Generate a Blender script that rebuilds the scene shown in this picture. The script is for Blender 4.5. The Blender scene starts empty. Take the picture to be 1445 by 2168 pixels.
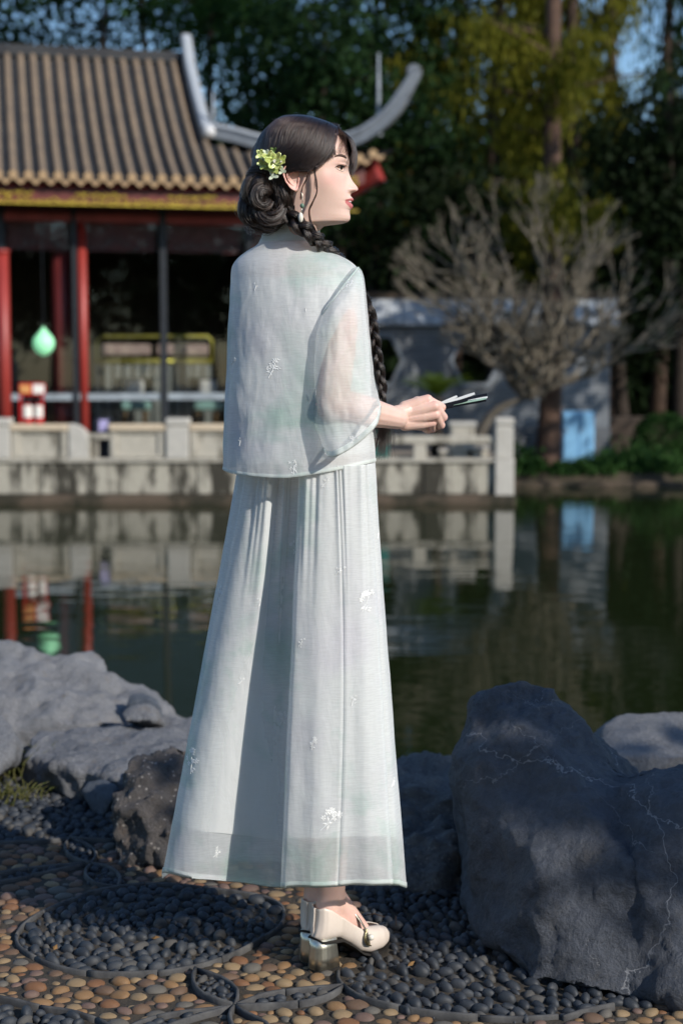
import bpy, bmesh, math, random
import numpy as np
from mathutils import Vector, Matrix, noise
from mathutils.bvhtree import BVHTree

random.seed(7); RNG = np.random.default_rng(7)
SC = bpy.context.scene
COL = SC.collection

# ------------------------------------------------------------------ camera
FPX = 3214.0; CAM_H = 1.22
PITCH = math.atan(304.0 / FPX)
CP, SP = math.cos(PITCH), math.sin(PITCH)
cam_data = bpy.data.cameras.new('camera')
cam_data.sensor_fit = 'VERTICAL'; cam_data.sensor_height = 36.0
cam_data.lens = FPX / 2168.0 * 36.0
cam_data.clip_start = 0.05; cam_data.clip_end = 2000
cam_data.dof.use_dof = True
cam_data.dof.focus_distance = 2.93
cam_data.dof.aperture_fstop = 3.3
cam = bpy.data.objects.new('camera', cam_data); COL.objects.link(cam)
cam.location = (0, 0, CAM_H); cam.rotation_euler = (math.pi / 2 - PITCH, 0, 0)
SC.camera = cam

# ------------------------------------------------------------------ sky, sun, exposure
SUN_EL = math.radians(29.0)
SUN_H = Vector((0.74, -0.67, 0)).normalized()           # horizontal direction towards the sun
world = bpy.data.worlds.new('World'); SC.world = world; world.use_nodes = True
nt = world.node_tree
sky = nt.nodes.new('ShaderNodeTexSky'); sky.sky_type = 'NISHITA'; sky.sun_disc = False
sky.sun_elevation = SUN_EL; sky.ozone_density = 5.5; sky.dust_density = 0.4; sky.air_density = 1.2
sky.sun_rotation = math.atan2(SUN_H.x, SUN_H.y)
bg = nt.nodes['Background']; bg.inputs['Strength'].default_value = 0.135
nt.links.new(sky.outputs[0], bg.inputs['Color'])
sun_data = bpy.data.lights.new('sun', 'SUN'); sun_data.energy = 4.2
sun_data.angle = math.radians(0.53); sun_data.color = (1.0, 0.935, 0.85)
sun = bpy.data.objects.new('sun', sun_data); COL.objects.link(sun)
to_sun = (SUN_H * math.cos(SUN_EL) + Vector((0, 0, math.sin(SUN_EL)))).normalized()
sun.rotation_euler = to_sun.to_track_quat('Z', 'Y').to_euler(); sun.location = (6, -4, 8)
SC.view_settings.view_transform = 'Standard'; SC.view_settings.look = 'None'
SC.view_settings.gamma = 1.0; SC.view_settings.exposure = 0.08
SC.view_settings.use_curve_mapping = False
SC.render.engine = 'CYCLES'
SC.cycles.max_bounces = 10; SC.cycles.transparent_max_bounces = 24
SC.cycles.use_denoising = True
SC.cycles.caustics_reflective = False; SC.cycles.caustics_refractive = False

# ------------------------------------------------------------------ measuring helpers
def W(px, py, Y):
    """point at world depth Y seen at photograph pixel px, py (used once, to survey the place)"""
    d = Vector((px - 722.5, FPX * CP + (1084 - py) * SP, -FPX * SP + (1084 - py) * CP))
    t = Y / d.y
    return Vector((d.x * t, Y, CAM_H + d.z * t))
def G(px, py, z=0.0):
    d = Vector((px - 722.5, FPX * CP + (1084 - py) * SP, -FPX * SP + (1084 - py) * CP))
    t = (z - CAM_H) / d.z
    return Vector((d.x * t, d.y * t, z))
def PIX(p):
    x, y, z = p[0], p[1], p[2] - CAM_H
    dep = y * CP - z * SP
    return 722.5 + FPX * x / dep, 1084 - FPX * (y * SP + z * CP) / dep
def interp(tab, v):
    xs = [t[0] for t in tab]; ys = [t[1] for t in tab]
    return np.interp(v, xs, ys)
def smooth_interp(tab, v):
    """Catmull-like smooth 1-D interpolation"""
    xs = np.array([t[0] for t in tab], float); ys = np.array([t[1] for t in tab], float)
    m = np.gradient(ys, xs)
    v = np.clip(np.asarray(v, float), xs[0], xs[-1])
    i = np.clip(np.searchsorted(xs, v) - 1, 0, len(xs) - 2)
    h = xs[i + 1] - xs[i]; t = (v - xs[i]) / h
    return ((2*t**3 - 3*t**2 + 1) * ys[i] + (t**3 - 2*t**2 + t) * h * m[i]
            + (-2*t**3 + 3*t**2) * ys[i + 1] + (t**3 - t**2) * h * m[i + 1])

# ------------------------------------------------------------------ objects
def tag(o, label=None, cat=None, group=None, kind=None):
    if label: o['label'] = label
    if cat: o['category'] = cat
    if group: o['group'] = group
    if kind: o['kind'] = kind
    return o
def link(o, parent=None):
    COL.objects.link(o)
    if parent is not None:
        o.parent = parent
        o.matrix_parent_inverse = parent.matrix_world.inverted() if parent.type != 'EMPTY' else Matrix.Translation(parent.location).inverted()
    return o
def thing(name, label, cat, loc=(0, 0, 0), group=None):
    o = bpy.data.objects.new(name, None); o.empty_display_size = 0.1
    COL.objects.link(o); o.location = loc
    return tag(o, label, cat, group)
def np_mesh(name, verts, faces, mat=None, smooth=False):
    """fast mesh from arrays; faces = (n,3) or (n,4) array"""
    verts = np.asarray(verts, np.float32); faces = np.asarray(faces, np.int32)
    me = bpy.data.meshes.new(name)
    me.vertices.add(len(verts)); me.vertices.foreach_set('co', verts.ravel())
    n, k = faces.shape
    me.loops.add(n * k); me.loops.foreach_set('vertex_index', faces.ravel())
    me.polygons.add(n); me.polygons.foreach_set('loop_start', np.arange(0, n * k, k, dtype=np.int32))
    try: me.polygons.foreach_set('loop_total', np.full(n, k, np.int32))
    except Exception: pass
    if smooth: me.polygons.foreach_set('use_smooth', np.ones(n, bool))
    me.update(calc_edges=True); me.validate()
    if mat: me.materials.append(mat)
    return me
class MB:
    def __init__(s): s.v = []; s.f = []
    def add(s, vs, fs):
        b = len(s.v); s.v += [tuple(v) for v in vs]; s.f += [tuple(i + b for i in f) for f in fs]; return s
    def box(s, a, b):
        x0, y0, z0 = a; x1, y1, z1 = b
        return s.add([(x0,y0,z0),(x1,y0,z0),(x1,y1,z0),(x0,y1,z0),(x0,y0,z1),(x1,y0,z1),(x1,y1,z1),(x0,y1,z1)],
                     [(0,3,2,1),(4,5,6,7),(0,1,5,4),(1,2,6,5),(2,3,7,6),(3,0,4,7)])
    def obox(s, c, ax, ay, az):
        """box from centre and three half-axis vectors"""
        c, ax, ay, az = Vector(c), Vector(ax), Vector(ay), Vector(az)
        vs = [c - ax - ay - az, c + ax - ay - az, c + ax + ay - az, c - ax + ay - az,
              c - ax - ay + az, c + ax - ay + az, c + ax + ay + az, c - ax + ay + az]
        return s.add(vs, [(0,3,2,1),(4,5,6,7),(0,1,5,4),(1,2,6,5),(2,3,7,6),(3,0,4,7)])
    def loft(s, rings, closed=True, cap=True):
        n = len(rings[0]); vs = [p for r in rings for p in r]; fs = []
        m = n if closed else n - 1
        for i in range(len(rings) - 1):
            for j in range(m):
                a = i*n + j; b = i*n + (j+1) % n
                fs.append((a, b, b + n, a + n))
        if cap and closed:
            fs.append(tuple(range(n - 1, -1, -1))); fs.append(tuple((len(rings)-1)*n + j for j in range(n)))
        return s.add(vs, fs)
    def tube(s, path, radii, n=8, cap=True, flat=1.0):
        path = [Vector(p) for p in path]
        if not hasattr(radii, '__len__'): radii = [radii] * len(path)
        t = (path[1] - path[0]).normalized()
        up = Vector((0, 0, 1)) if abs(t.z) < 0.9 else Vector((1, 0, 0))
        u = t.cross(up).normalized(); rings = []
        for i, p in enumerate(path):
            a = path[max(0, i-1)]; b = path[min(len(path)-1, i+1)]
            if (b - a).length > 1e-9: t = (b - a).normalized()
            u = (u - t * u.dot(t));
            u = u.normalized() if u.length > 1e-6 else t.orthogonal().normalized()
            w = t.cross(u)
            rings.append([p + (u * math.cos(k*2*math.pi/n) + w * math.sin(k*2*math.pi/n) * flat) * radii[i] for k in range(n)])
        return s.loft(rings, True, cap)
    def sphere(s, c, r, nu=12, nv=8, axes=None):
        c = Vector(c)
        rr = (r, r, r) if not hasattr(r, '__len__') else r
        vs = []; fs = []
        for i in range(nv + 1):
            th = math.pi * i / nv
            for j in range(nu):
                ph = 2*math.pi*j/nu
                q = Vector((rr[0]*math.sin(th)*math.cos(ph), rr[1]*math.sin(th)*math.sin(ph), rr[2]*math.cos(th)))
                if axes: q = axes[0]*q.x + axes[1]*q.y + axes[2]*q.z
                vs.append(c + q)
        for i in range(nv):
            for j in range(nu):
                a = i*nu+j; b = i*nu+(j+1) % nu
                fs.append((a, a+nu, b+nu, b))
        return s.add(vs, fs)
    def prism(s, poly, d):
        """closed polygon (list of points) extruded by vector d"""
        n = len(poly); d = Vector(d); p = [Vector(q) for q in poly]
        vs = p + [q + d for q in p]
        fs = [tuple(range(n)), tuple(range(2*n-1, n-1, -1))] + [(i, (i+1) % n + 0, (i+1) % n + n, i + n)[::-1] for i in range(n)]
        return s.add(vs, fs)
    def mesh(s, name, mat=None, smooth=False):
        me = bpy.data.meshes.new(name); me.from_pydata(s.v, [], s.f); me.update()
        bm = bmesh.new(); bm.from_mesh(me); bmesh.ops.remove_doubles(bm, verts=bm.verts, dist=1e-7)
        bmesh.ops.recalc_face_normals(bm, faces=bm.faces); bm.to_mesh(me); bm.free()
        if smooth: me.polygons.foreach_set('use_smooth', [True]*len(me.polygons))
        if mat: me.materials.append(mat)
        return me
    def build(s, name, mat, parent=None, smooth=False, bevel=0.0):
        o = bpy.data.objects.new(name, s.mesh(name, mat, smooth)); link(o, parent)
        if bevel:
            m = o.modifiers.new('edge', 'BEVEL'); m.width = bevel; m.segments = 2; m.limit_method = 'ANGLE'; m.angle_limit = 0.6
        return o
def evaluated(me_or_obj_mods, mesh):
    o = bpy.data.objects.new('temporary', mesh); COL.objects.link(o)
    for kind, props in me_or_obj_mods:
        m = o.modifiers.new(kind, kind)
        for k, v in props.items(): setattr(m, k, v)
    dg = bpy.context.evaluated_depsgraph_get(); dg.update()
    out = bpy.data.meshes.new_from_object(o.evaluated_get(dg))
    bpy.data.objects.remove(o)
    return out
def remesh(mesh, voxel, smooth=3, fac=0.5):
    mods = [('REMESH', dict(mode='VOXEL', voxel_size=voxel, use_smooth_shade=True))]
    if smooth: mods.append(('SMOOTH', dict(factor=fac, iterations=smooth)))
    return evaluated(mods, mesh)
def mesh_arrays(me):
    v = np.empty(len(me.vertices)*3, np.float32); me.vertices.foreach_get('co', v); v = v.reshape(-1, 3)
    me.calc_loop_triangles()
    t = np.empty(len(me.loop_triangles)*3, np.int32); me.loop_triangles.foreach_get('vertices', t)
    return v, t.reshape(-1, 3)
def bezier(p, n):
    """smooth curve through the points p (Catmull-Rom)"""
    p = [Vector(q) for q in p]; out = []
    for i in range(len(p) - 1):
        a = p[max(0, i-1)]; b = p[i]; c = p[i+1]; d = p[min(len(p)-1, i+2)]
        for k in range(n):
            t = k / n
            out.append(0.5*((2*b) + (c - a)*t + (2*a - 5*b + 4*c - d)*t*t + (3*b - a - 3*c + d)*t*t*t))
    out.append(p[-1]); return out

# ------------------------------------------------------------------ materials
class NT:
    def __init__(s, name):
        s.m = bpy.data.materials.new(name); s.m.use_nodes = True; s.t = s.m.node_tree
        s.b = s.t.nodes['Principled BSDF']; s.out = s.t.nodes['Material Output']
        s.co = s.n('ShaderNodeTexCoord')
    def n(s, kind, **kw):
        x = s.t.nodes.new(kind)
        for k, v in kw.items():
            if k.startswith('i_'): x.inputs[k[2:].replace('_', ' ')].default_value = v
            else: setattr(x, k, v)
        return x
    def l(s, a, b): s.t.links.new(a, b)
    def coord(s, scale=(1, 1, 1), space='Object', rot=(0, 0, 0)):
        mp = s.n('ShaderNodeMapping'); mp.inputs['Scale'].default_value = scale; mp.inputs['Rotation'].default_value = rot
        s.l(s.co.outputs[space], mp.inputs['Vector']); return mp.outputs[0]
    def noise(s, scale, detail=4, rough=0.55, vec=None, dist=0.0):
        x = s.n('ShaderNodeTexNoise'); x.inputs['Scale'].default_value = scale; x.inputs['Detail'].default_value = detail
        x.inputs['Roughness'].default_value = rough; x.inputs['Distortion'].default_value = dist
        s.l(vec if vec is not None else s.co.outputs['Object'], x.inputs['Vector']); return x.outputs['Fac']
    def ramp(s, fac, stops):
        x = s.n('ShaderNodeValToRGB'); e = x.color_ramp.elements
        while len(e) < len(stops): e.new(0.5)
        for el, (p, c) in zip(e, stops):
            el.position = p; el.color = (c[0], c[1], c[2], 1) if hasattr(c, '__len__') else (c, c, c, 1)
        s.l(fac, x.inputs[0]); return x.outputs[0]
    def mix(s, fac, a, b, mode='MIX'):
        x = s.n('ShaderNodeMix', data_type='RGBA', blend_type=mode)
        for sock, v in ((x.inputs[0], fac), (x.inputs[6], a), (x.inputs[7], b)):
            if hasattr(v, 'links') or hasattr(v, 'is_linked'): s.l(v, sock)
            elif hasattr(v, '__len__'): sock.default_value = (v[0], v[1], v[2], 1)
            else: sock.default_value = v
        return x.outputs[2]
    def math(s, op, a, b=0.0):
        x = s.n('ShaderNodeMath', operation=op)
        for sock, v in ((x.inputs[0], a), (x.inputs[1], b)):
            if hasattr(v, 'is_linked'): s.l(v, sock)
            else: sock.default_value = v
        return x.outputs[0]
    def base(s, v):
        if hasattr(v, 'is_linked'): s.l(v, s.b.inputs['Base Color'])
        else: s.b.inputs['Base Color'].default_value = (v[0], v[1], v[2], 1)
    def set(s, **kw):
        for k, v in kw.items():
            sock = s.b.inputs[k.replace('_', ' ')]
            if hasattr(v, 'is_linked'): s.l(v, sock)
            elif hasattr(v, '__len__') and len(v) == 3 and sock.type == 'RGBA': sock.default_value = (v[0], v[1], v[2], 1)
            else: sock.default_value = v
        return s
    def bump(s, h, strength=0.3, dist=0.01, to=None):
        x = s.n('ShaderNodeBump'); x.inputs['Strength'].default_value = strength; x.inputs['Distance'].default_value = dist
        s.l(h, x.inputs['Height']); s.l(x.outputs[0], (to or s.b).inputs['Normal']); return x.outputs[0]
def plain(name, c, rough=0.6, var=0.25, scale=8.0, bump=0.15, bscale=None, metallic=0.0, spec=0.3, space='Object', c2=None):
    t = NT(name); d = tuple(x*(1-var) for x in c) if c2 is None else c2; u = tuple(min(1, x*(1+var)) for x in c) if c2 is None else c
    vec = t.co.outputs[space]
    t.base(t.ramp(t.noise(scale, 5, 0.6, vec), [(0.3, d), (0.7, u)]))
    t.set(Roughness=rough, Metallic=metallic); t.b.inputs['Specular IOR Level'].default_value = spec
    if bump: t.bump(t.noise(bscale or scale*4, 4, 0.6, vec), bump, 0.02)
    return t.m

# =================================================================== SETTING
WATER_Z = -0.55
def ground_material():
    t = NT('soil'); n = t.noise(3.0, 6, 0.65)
    t.base(t.ramp(n, [(0.3, (0.035, 0.028, 0.018)), (0.55, (0.07, 0.055, 0.035)), (0.75, (0.045, 0.05, 0.02))]))
    t.set(Roughness=0.95); t.bump(t.noise(30, 5, 0.7), 0.5, 0.05); return t.m
M_SOIL = ground_material()
def make_ground():
    xs = np.unique(np.concatenate([np.linspace(-160, -12, 14), np.linspace(-12, 12, 49), np.linspace(12, 160, 14)]))
    ys = np.unique(np.concatenate([np.linspace(-60, 0, 10), np.linspace(0, 9, 46), np.linspace(9, 22.5, 36), np.linspace(22.6, 24, 20), np.linspace(24.3, 30, 12), np.linspace(30, 300, 20)]))
    X, Y = np.meshgrid(xs, ys)
    edge = 5.25 - 0.95/(1 + np.exp(-(X + 0.25)*9)) + 0.08*np.sin(X*1.7)
    near = np.clip((Y - edge)/0.45, 0, 1); near = near*near*(3 - 2*near)
    far = np.clip((Y - 22.72)/0.12, 0, 1)
    side = np.clip((np.abs(X) - 30)/4, 0, 1)
    pond = near*(1 - far)*(1 - side)
    Z = -0.05*(1 - pond) - 1.5*pond
    Z = np.where((Y > 22.70), np.maximum(Z, -1.5) * (1 - far) + far*(-0.36 + 0.02*np.sin(X*2.1)), Z)
    V = np.stack([X, Y, Z], -1).reshape(-1, 3)
    ny, nx = X.shape
    i = np.arange((ny-1)*(nx-1)); r = i // (nx-1); c = i % (nx-1); a = r*nx + c
    F = np.stack([a, a+1, a+nx+1, a+nx], 1)
    o = bpy.data.objects.new('ground', np_mesh('ground', V, F, M_SOIL, True)); link(o)
    return tag(o, kind='structure')
make_ground()

def water_material():
    t = NT('pond_water')
    t.base((0.012, 0.018, 0.006)); t.set(Roughness=0.025, IOR=1.33)
    v1 = t.coord((0.55, 1.0, 1.0)); v2 = t.coord((0.35, 1.2, 1), rot=(0, 0, 0.35))
    a = t.noise(2.2, 2, 0.5, v1, 0.4); b = t.noise(9.0, 2, 0.5, v2, 0.2)
    patch = t.ramp(t.noise(0.28, 2, 0.5), [(0.42, 0.12), (0.62, 1.0)])
    h = t.math('ADD', t.math('MULTIPLY', a, 0.7), t.math('MULTIPLY', t.math('MULTIPLY', b, 0.25), patch))
    t.bump(h, 0.13, 0.05); return t.m
me = np_mesh('water', [(-34, 4.0, WATER_Z), (34, 4.0, WATER_Z), (34, 22.75, WATER_Z), (-34, 22.75, WATER_Z)], [(0, 1, 2, 3)], water_material())
tag(link(bpy.data.objects.new('water', me)), kind='structure')

# ------------------------------------------------------------------ stone materials
def weathered_stone(name, c, dark, amount=0.5, streak=True):
    t = NT(name)
    v = t.coord((2.0, 2.0, 0.55)) if streak else t.co.outputs['Object']
    big = t.noise(1.4, 5, 0.65, v); fine = t.noise(14, 5, 0.7)
    col = t.ramp(fine, [(0.3, tuple(x*0.8 for x in c)), (0.7, c)])
    mask = t.ramp(big, [(amount - 0.03, 0.0), (amount + 0.07, 1.0)])
    t.base(t.mix(mask, col, dark)); t.set(Roughness=0.85); t.b.inputs['Specular IOR Level'].default_value = 0.2; t.bump(fine, 0.3, 0.02); return t.m
M_RAIL = weathered_stone('railing_stone', (0.50, 0.465, 0.39), (0.19, 0.175, 0.14), 0.56)
M_RAILW = weathered_stone('pale_post_stone', (0.54, 0.515, 0.46), (0.27, 0.25, 0.2), 0.60)
M_COPE = weathered_stone('coping_stone', (0.66, 0.54, 0.39), (0.42, 0.34, 0.25), 0.66)
M_BASE = weathered_stone('stained_embankment', (0.45, 0.42, 0.345), (0.05, 0.046, 0.036), 0.475)
M_LEDGE = weathered_stone('ledge_stone', (0.12, 0.09, 0.065), (0.04, 0.036, 0.025), 0.5, False)
M_FLOOR = plain('terrace_floor', (0.30, 0.26, 0.21), 0.8)

# ------------------------------------------------------------------ terrace
TY = 20.0
def tz(py): return W(0, py, TY).z
def tx(px): return W(px, 980, TY).x
terr = thing('terrace', 'long stone terrace with stained embankment wall standing in the pond', 'terrace', (-1.5, TY, WATER_Z))
xr = tx(1083)
m = MB(); m.box((-9.5, TY + 0.06, -1.45), (xr - 0.06, 26.0, tz(978))); m.build('floor_slab', M_FLOOR, terr)
# embankment facing stones, each its own block with a recessed joint
x = -9.5; k = 0
rs = random.Random(3)
while x < xr - 0.01:
    w = rs.uniform(0.75, 1.15); x1 = min(x + w, xr)
    if xr - x1 < 0.3: x1 = xr
    m = MB(); m.box((x + 0.008, TY - rs.uniform(0, 0.02), tz(1046)), (x1 - 0.008, TY + 0.07, tz(979)))
    m.build('facing_stone', M_BASE, terr, bevel=0.012); x = x1
m = MB(); m.box((-9.5, TY - 0.16, -1.4), (xr + 0.04, TY + 0.06, tz(1047))); m.build('ledge', M_LEDGE, terr, bevel=0.03)
m = MB(); m.box((-9.5, TY - 0.05, tz(979)), (xr + 0.03, TY + 0.3, tz(971))); m.build('edge_coping', M_RAIL, terr, bevel=0.012)

# solid railing, parapet in front of the pavilion
def post(parent, pc, w, top, bot, cap=True, mat=M_RAILW):
    cx = tx(pc); h = w/2
    z0, z1 = tz(bot), tz(top)
    m = MB(); m.box((cx - h, TY - 0.06, z0), (cx + h, TY + w - 0.06, z1 - 0.12 if cap else z1))
    p = m.build('post', mat, parent, bevel=0.015)
    if cap:
        m = MB(); m.box((cx - h + 0.018, TY - 0.042, z1 - 0.125), (cx + h - 0.018, TY + w - 0.078, z1 - 0.10)); m.build('post_neck', mat, p)
        m = MB(); m.box((cx - h - 0.006, TY - 0.066, z1 - 0.10), (cx + h + 0.006, TY + w - 0.054, z1)); m.build('post_cap', mat, p, bevel=0.02)
par = thing('parapet', 'solid panelled stone parapet with beige coping along the pavilion terrace', 'railing', (-4, TY, tz(971)))
zc0, zc1 = tz(912), tz(898)
for pc in (-130, 5, 377, 600): post(par, pc, 0.30 if pc > 300 else 0.24, 885, 971)
def panel(parent, p0, p1, tall=True):
    x0, x1 = tx(p0), tx(p1)
    m = MB(); m.box((x0, TY + 0.02, tz(971)), (x1, TY + 0.14, zc0 + 0.002)); b = m.build('panel', M_RAIL, parent)
    m = MB()
    fx, fz0, fz1 = 0.10, tz(966), tz(917)
    m.box((x0 + 0.02, TY - 0.012, fz1), (x1 - 0.02, TY + 0.02, fz1 + 0.035)); m.box((x0 + 0.02, TY - 0.012, fz0 - 0.02), (x1 - 0.02, TY + 0.02, fz0 + 0.02))
    m.box((x0 + 0.02, TY - 0.012, fz0 + 0.02), (x0 + fx, TY + 0.02, fz1)); m.box((x1 - fx, TY - 0.012, fz0 + 0.02), (x1 - 0.02, TY + 0.02, fz1))
    m.build('panel_frame', M_RAIL, b, bevel=0.006)
    m = MB(); m.box((x0, TY - 0.04, zc0), (x1, TY + 0.2, zc1)); m.build('coping', M_COPE, parent, bevel=0.02)
panel(par, -520, -150); panel(par, -110, -16); panel(par, 24, 146); panel(par, 231, 352); panel(par, 402, 575); panel(par, 625, 700)
# drum stone at the gap
pts = []
xa, xb = tx(147), tx(190)
for i in range(11):
    a = math.pi/2*i/10; pts.append(Vector((xa + (xb - xa)*math.sin(a), TY - 0.03, tz(936) + (tz(897) - tz(936))*math.cos(a))))
poly = [Vector((xa, TY - 0.03, tz(971)))] + pts + [Vector((xb, TY - 0.03, tz(971)))]
MB().prism(poly, (0, 0.2, 0)).build('drum_stone', M_RAILW, par, bevel=0.012)
for px in (192, 199, 206):
    m = MB(); m.tube([(tx(px), TY + 0.05, tz(971)), (tx(px), TY + 0.05, tz(930))], 0.018, 6); m.build('baluster', M_RAIL, par)
m = MB(); m.box((tx(186), TY + 0.0, tz(930)), (tx(232), TY + 0.1, tz(918))); m.build('low_rail', M_RAIL, par, bevel=0.01)
# open rail on the terrace end
rail = thing('rail_fence', 'open stone rail with square end post at the terrace corner', 'railing', (1.2, TY, tz(971)))
post(rail, 1066, 0.235, 884, 971)
m = MB(); m.box((tx(1066) - 0.125, TY - 0.10, -1.2), (tx(1066) + 0.125, TY + 0.16, tz(971) - 0.002)); m.build('pier', M_RAILW, rail, bevel=0.015)
m = MB(); m.box((tx(700), TY + 0.0, tz(940)), (tx(1047), TY + 0.15, tz(923))); m.build('top_rail', M_RAIL, rail, bevel=0.02)
for pc, w in ((888, 0.17), (760, 0.17)):
    m = MB(); m.box((tx(pc) - w/2, TY + 0.01, tz(972)), (tx(pc) + w/2, TY + 0.14, tz(940) + 0.002)); m.build('stub_post', M_RAIL, rail, bevel=0.015)
for pc, w, top in ((1015, 0.30, 950), (945, 0.12, 955), (985, 0.33, 897)):
    s = thing('stone_stool', {1015: 'low pale square stone block behind the open rail by the corner post', 945: 'narrow upright stone block behind the open rail', 985: 'tall pale stone pedestal behind the open rail'}[pc], 'stone block', (tx(pc), TY + 0.7, tz(978)))
    m = MB(); m.box((tx(pc) - w/2, TY + 0.5, tz(978)), (tx(pc) + w/2, TY + 0.5 + w, tz(top))); m.build('block', M_RAIL, s, bevel=0.03)
    m = MB(); m.box((tx(pc) - w/2 - 0.02, TY + 0.48, tz(top) - 0.05), (tx(pc) + w/2 + 0.02, TY + 0.52 + w, tz(top) + 0.004)); m.build('slab_top', M_RAILW, s, bevel=0.015)
# teal bin behind the rail
b = thing('waste_bin', 'teal plastic waste bin behind the open stone rail', 'bin', (tx(800), TY + 1.0, tz(978)))
M_TEAL = plain('teal_plastic', (0.02, 0.17, 0.15), 0.45, 0.15, 5, 0.05)
m = MB(); m.box((tx(772), TY + 0.8, tz(978)), (tx(826), TY + 1.15, tz(896))); m.build('bin_body', M_TEAL, b, bevel=0.03)
m = MB(); m.box((tx(770), TY + 0.78, tz(896)), (tx(828), TY + 1.17, tz(886))); m.build('bin_lid', M_TEAL, b, bevel=0.02)
# dark crate with a lilac label at the gap in the parapet
b = thing('crate', 'dark blue crate with lilac label in the parapet gap', 'crate', (tx(212), TY + 0.35, tz(978)))
M_NAVY = plain('navy_plastic', (0.014, 0.018, 0.03), 0.5, 0.2)
m = MB(); m.box((tx(194), TY + 0.2, tz(978)), (tx(229), TY + 0.5, tz(886))); m.build('crate_body', M_NAVY, b, bevel=0.02)
m = MB(); m.box((tx(206), TY + 0.19, tz(915)), (tx(225), TY + 0.205, tz(890))); m.build('label_card', plain('lilac_card', (0.42, 0.38, 0.62), 0.7), b)

# ------------------------------------------------------------------ pavilion frame of reference
PA = math.radians(13.0)
PUV = Vector((math.cos(PA), math.sin(PA), 0)); PVV = Vector((-math.sin(PA), math.cos(PA), 0))
_o = W(160, 780, 21.6); PO = Vector((_o.x, _o.y, 0))
def P(u, v, z): return PO + PUV*u + PVV*v + Vector((0, 0, z))
def PU(px, py, v):
    d = Vector((px - 722.5, FPX*CP + (1084 - py)*SP, -FPX*SP + (1084 - py)*CP))
    t = (v + PO.dot(PVV))/d.dot(PVV); q = d*t
    return q.dot(PUV) - PO.dot(PUV), CAM_H + q.z
class PB(MB):
    """boxes in pavilion axes"""
    def ub(s, u0, u1, v0, v1, z0, z1):
        return s.obox(P((u0+u1)/2, (v0+v1)/2, (z0+z1)/2), PUV*((u1-u0)/2), PVV*((v1-v0)/2), Vector((0, 0, (z1-z0)/2)))
pav = thing('pavilion', 'red timber garden pavilion with tiled roof and upswept corner ridge', 'pavilion', P(0.5, 1.0, 0))
def red_wood(name, c, rough=0.45):
    t = NT(name); n = t.noise(3.0, 5, 0.6, t.coord((1, 1, 0.3)))
    t.base(t.ramp(n, [(0.3, tuple(x*0.65 for x in c)), (0.7, c)])); t.set(Roughness=rough); t.bump(t.noise(20, 4), 0.1, 0.01); return t.m
M_RED = red_wood('red_lacquer', (0.36, 0.04, 0.03)); M_DRED = red_wood('dark_red_timber', (0.13, 0.016, 0.016))
M_PINKRED = red_wood('faded_red_beam', (0.42, 0.075, 0.07), 0.6)
M_SLATE = plain('dark_frame', (0.02, 0.023, 0.028), 0.4, 0.2); M_BROWN = plain('interior_brown', (0.07, 0.045, 0.03), 0.7)
def tile_mat(name, c, d):
    t = NT(name); n = t.noise(2.4, 5, 0.65); f = t.noise(30, 3, 0.6)
    t.base(t.mix(t.ramp(n, [(0.35, 0.0), (0.7, 1.0)]), t.mix(t.ramp(f, [(0.3, 0.), (0.7, 1.)]), c, tuple(x*0.75 for x in c)), d))
    t.set(Roughness=0.8); t.b.inputs['Specular IOR Level'].default_value = 0.2; t.bump(f, 0.3, 0.01); return t.m
M_TILE = tile_mat('clay_barrel_tile', (0.30, 0.222, 0.15), (0.185, 0.142, 0.105))
M_TILEEND = tile_mat('clay_tile_end', (0.52, 0.36, 0.2), (0.40, 0.27, 0.16))
M_PAN = tile_mat('slate_pan_tile', (0.06, 0.062, 0.065), (0.035, 0.036, 0.04))
M_RIDGE = weathered_stone('grey_plaster_ridge', (0.25, 0.275, 0.305), (0.11, 0.12, 0.14), 0.6, False)
EV, RV, EZ, RZ = -1.0, 2.6, 3.77, 6.06
UG, VG, UC = 1.95, 0.42, 4.42
def roof_z(u, v):
    s = (v - EV)/(RV - EV)
    lift = 0.55*max(0.0, (u - 2.3)/2.12)**1.5*max(0.0, 1 - s*1.6)
    return EZ + (RZ - EZ)*(0.72*s + 0.28*s*s) + lift
def v_limit(u):
    if u <= UG: return RV
    return VG + (EV - VG)*(u - UG)/(UC - UG)
# roof deck (pan tiles) - front slope, hip end slope, back slope
m = MB(); us = np.linspace(-3.2, UC, 60)
rings = []
for u in us:
    vl = v_limit(u); rings.append([P(u, EV + (vl - EV)*k/14, roof_z(u, EV + (vl - EV)*k/14) - 0.045) for k in range(15)])
m.loft(rings, closed=False, cap=False)
rings = [[P(u, v, roof_z(u, v) - 0.14) for v in np.linspace(EV + 0.03, max(EV + 0.04, min(0.1, v_limit(u))), 5)] for u in us]
deck = m.build('roof_deck', M_PAN, pav, True)
m = MB(); m.loft(rings, closed=False, cap=False); m.build('soffit', M_DRED, pav, True)
m = MB()   # hip end and back slope
e0, e1 = P(UC, EV, roof_z(UC, EV) - 0.05), P(UC, 6.2, roof_z(UC, EV) - 0.05)
g0, g1 = P(UG, VG, roof_z(UG, VG) - 0.05), P(UG, 4.8, roof_z(UG, VG) - 0.05)
ap = P(UG, RV, RZ)
m.add([e0, e1, g1, g0], [(0, 1, 2, 3)]); m.add([g0, g1, ap], [(0, 1, 2)])
b0, b1, b2 = P(-3.2, RV, RZ - 0.05), P(-3.2, 6.2, EZ), P(UC, 6.2, roof_z(UC, EV) - 0.05)
m.add([b0, ap, g1, b2, b1], [(0, 1, 2, 3, 4)]); m.build('rear_roof', M_PAN, pav)
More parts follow.
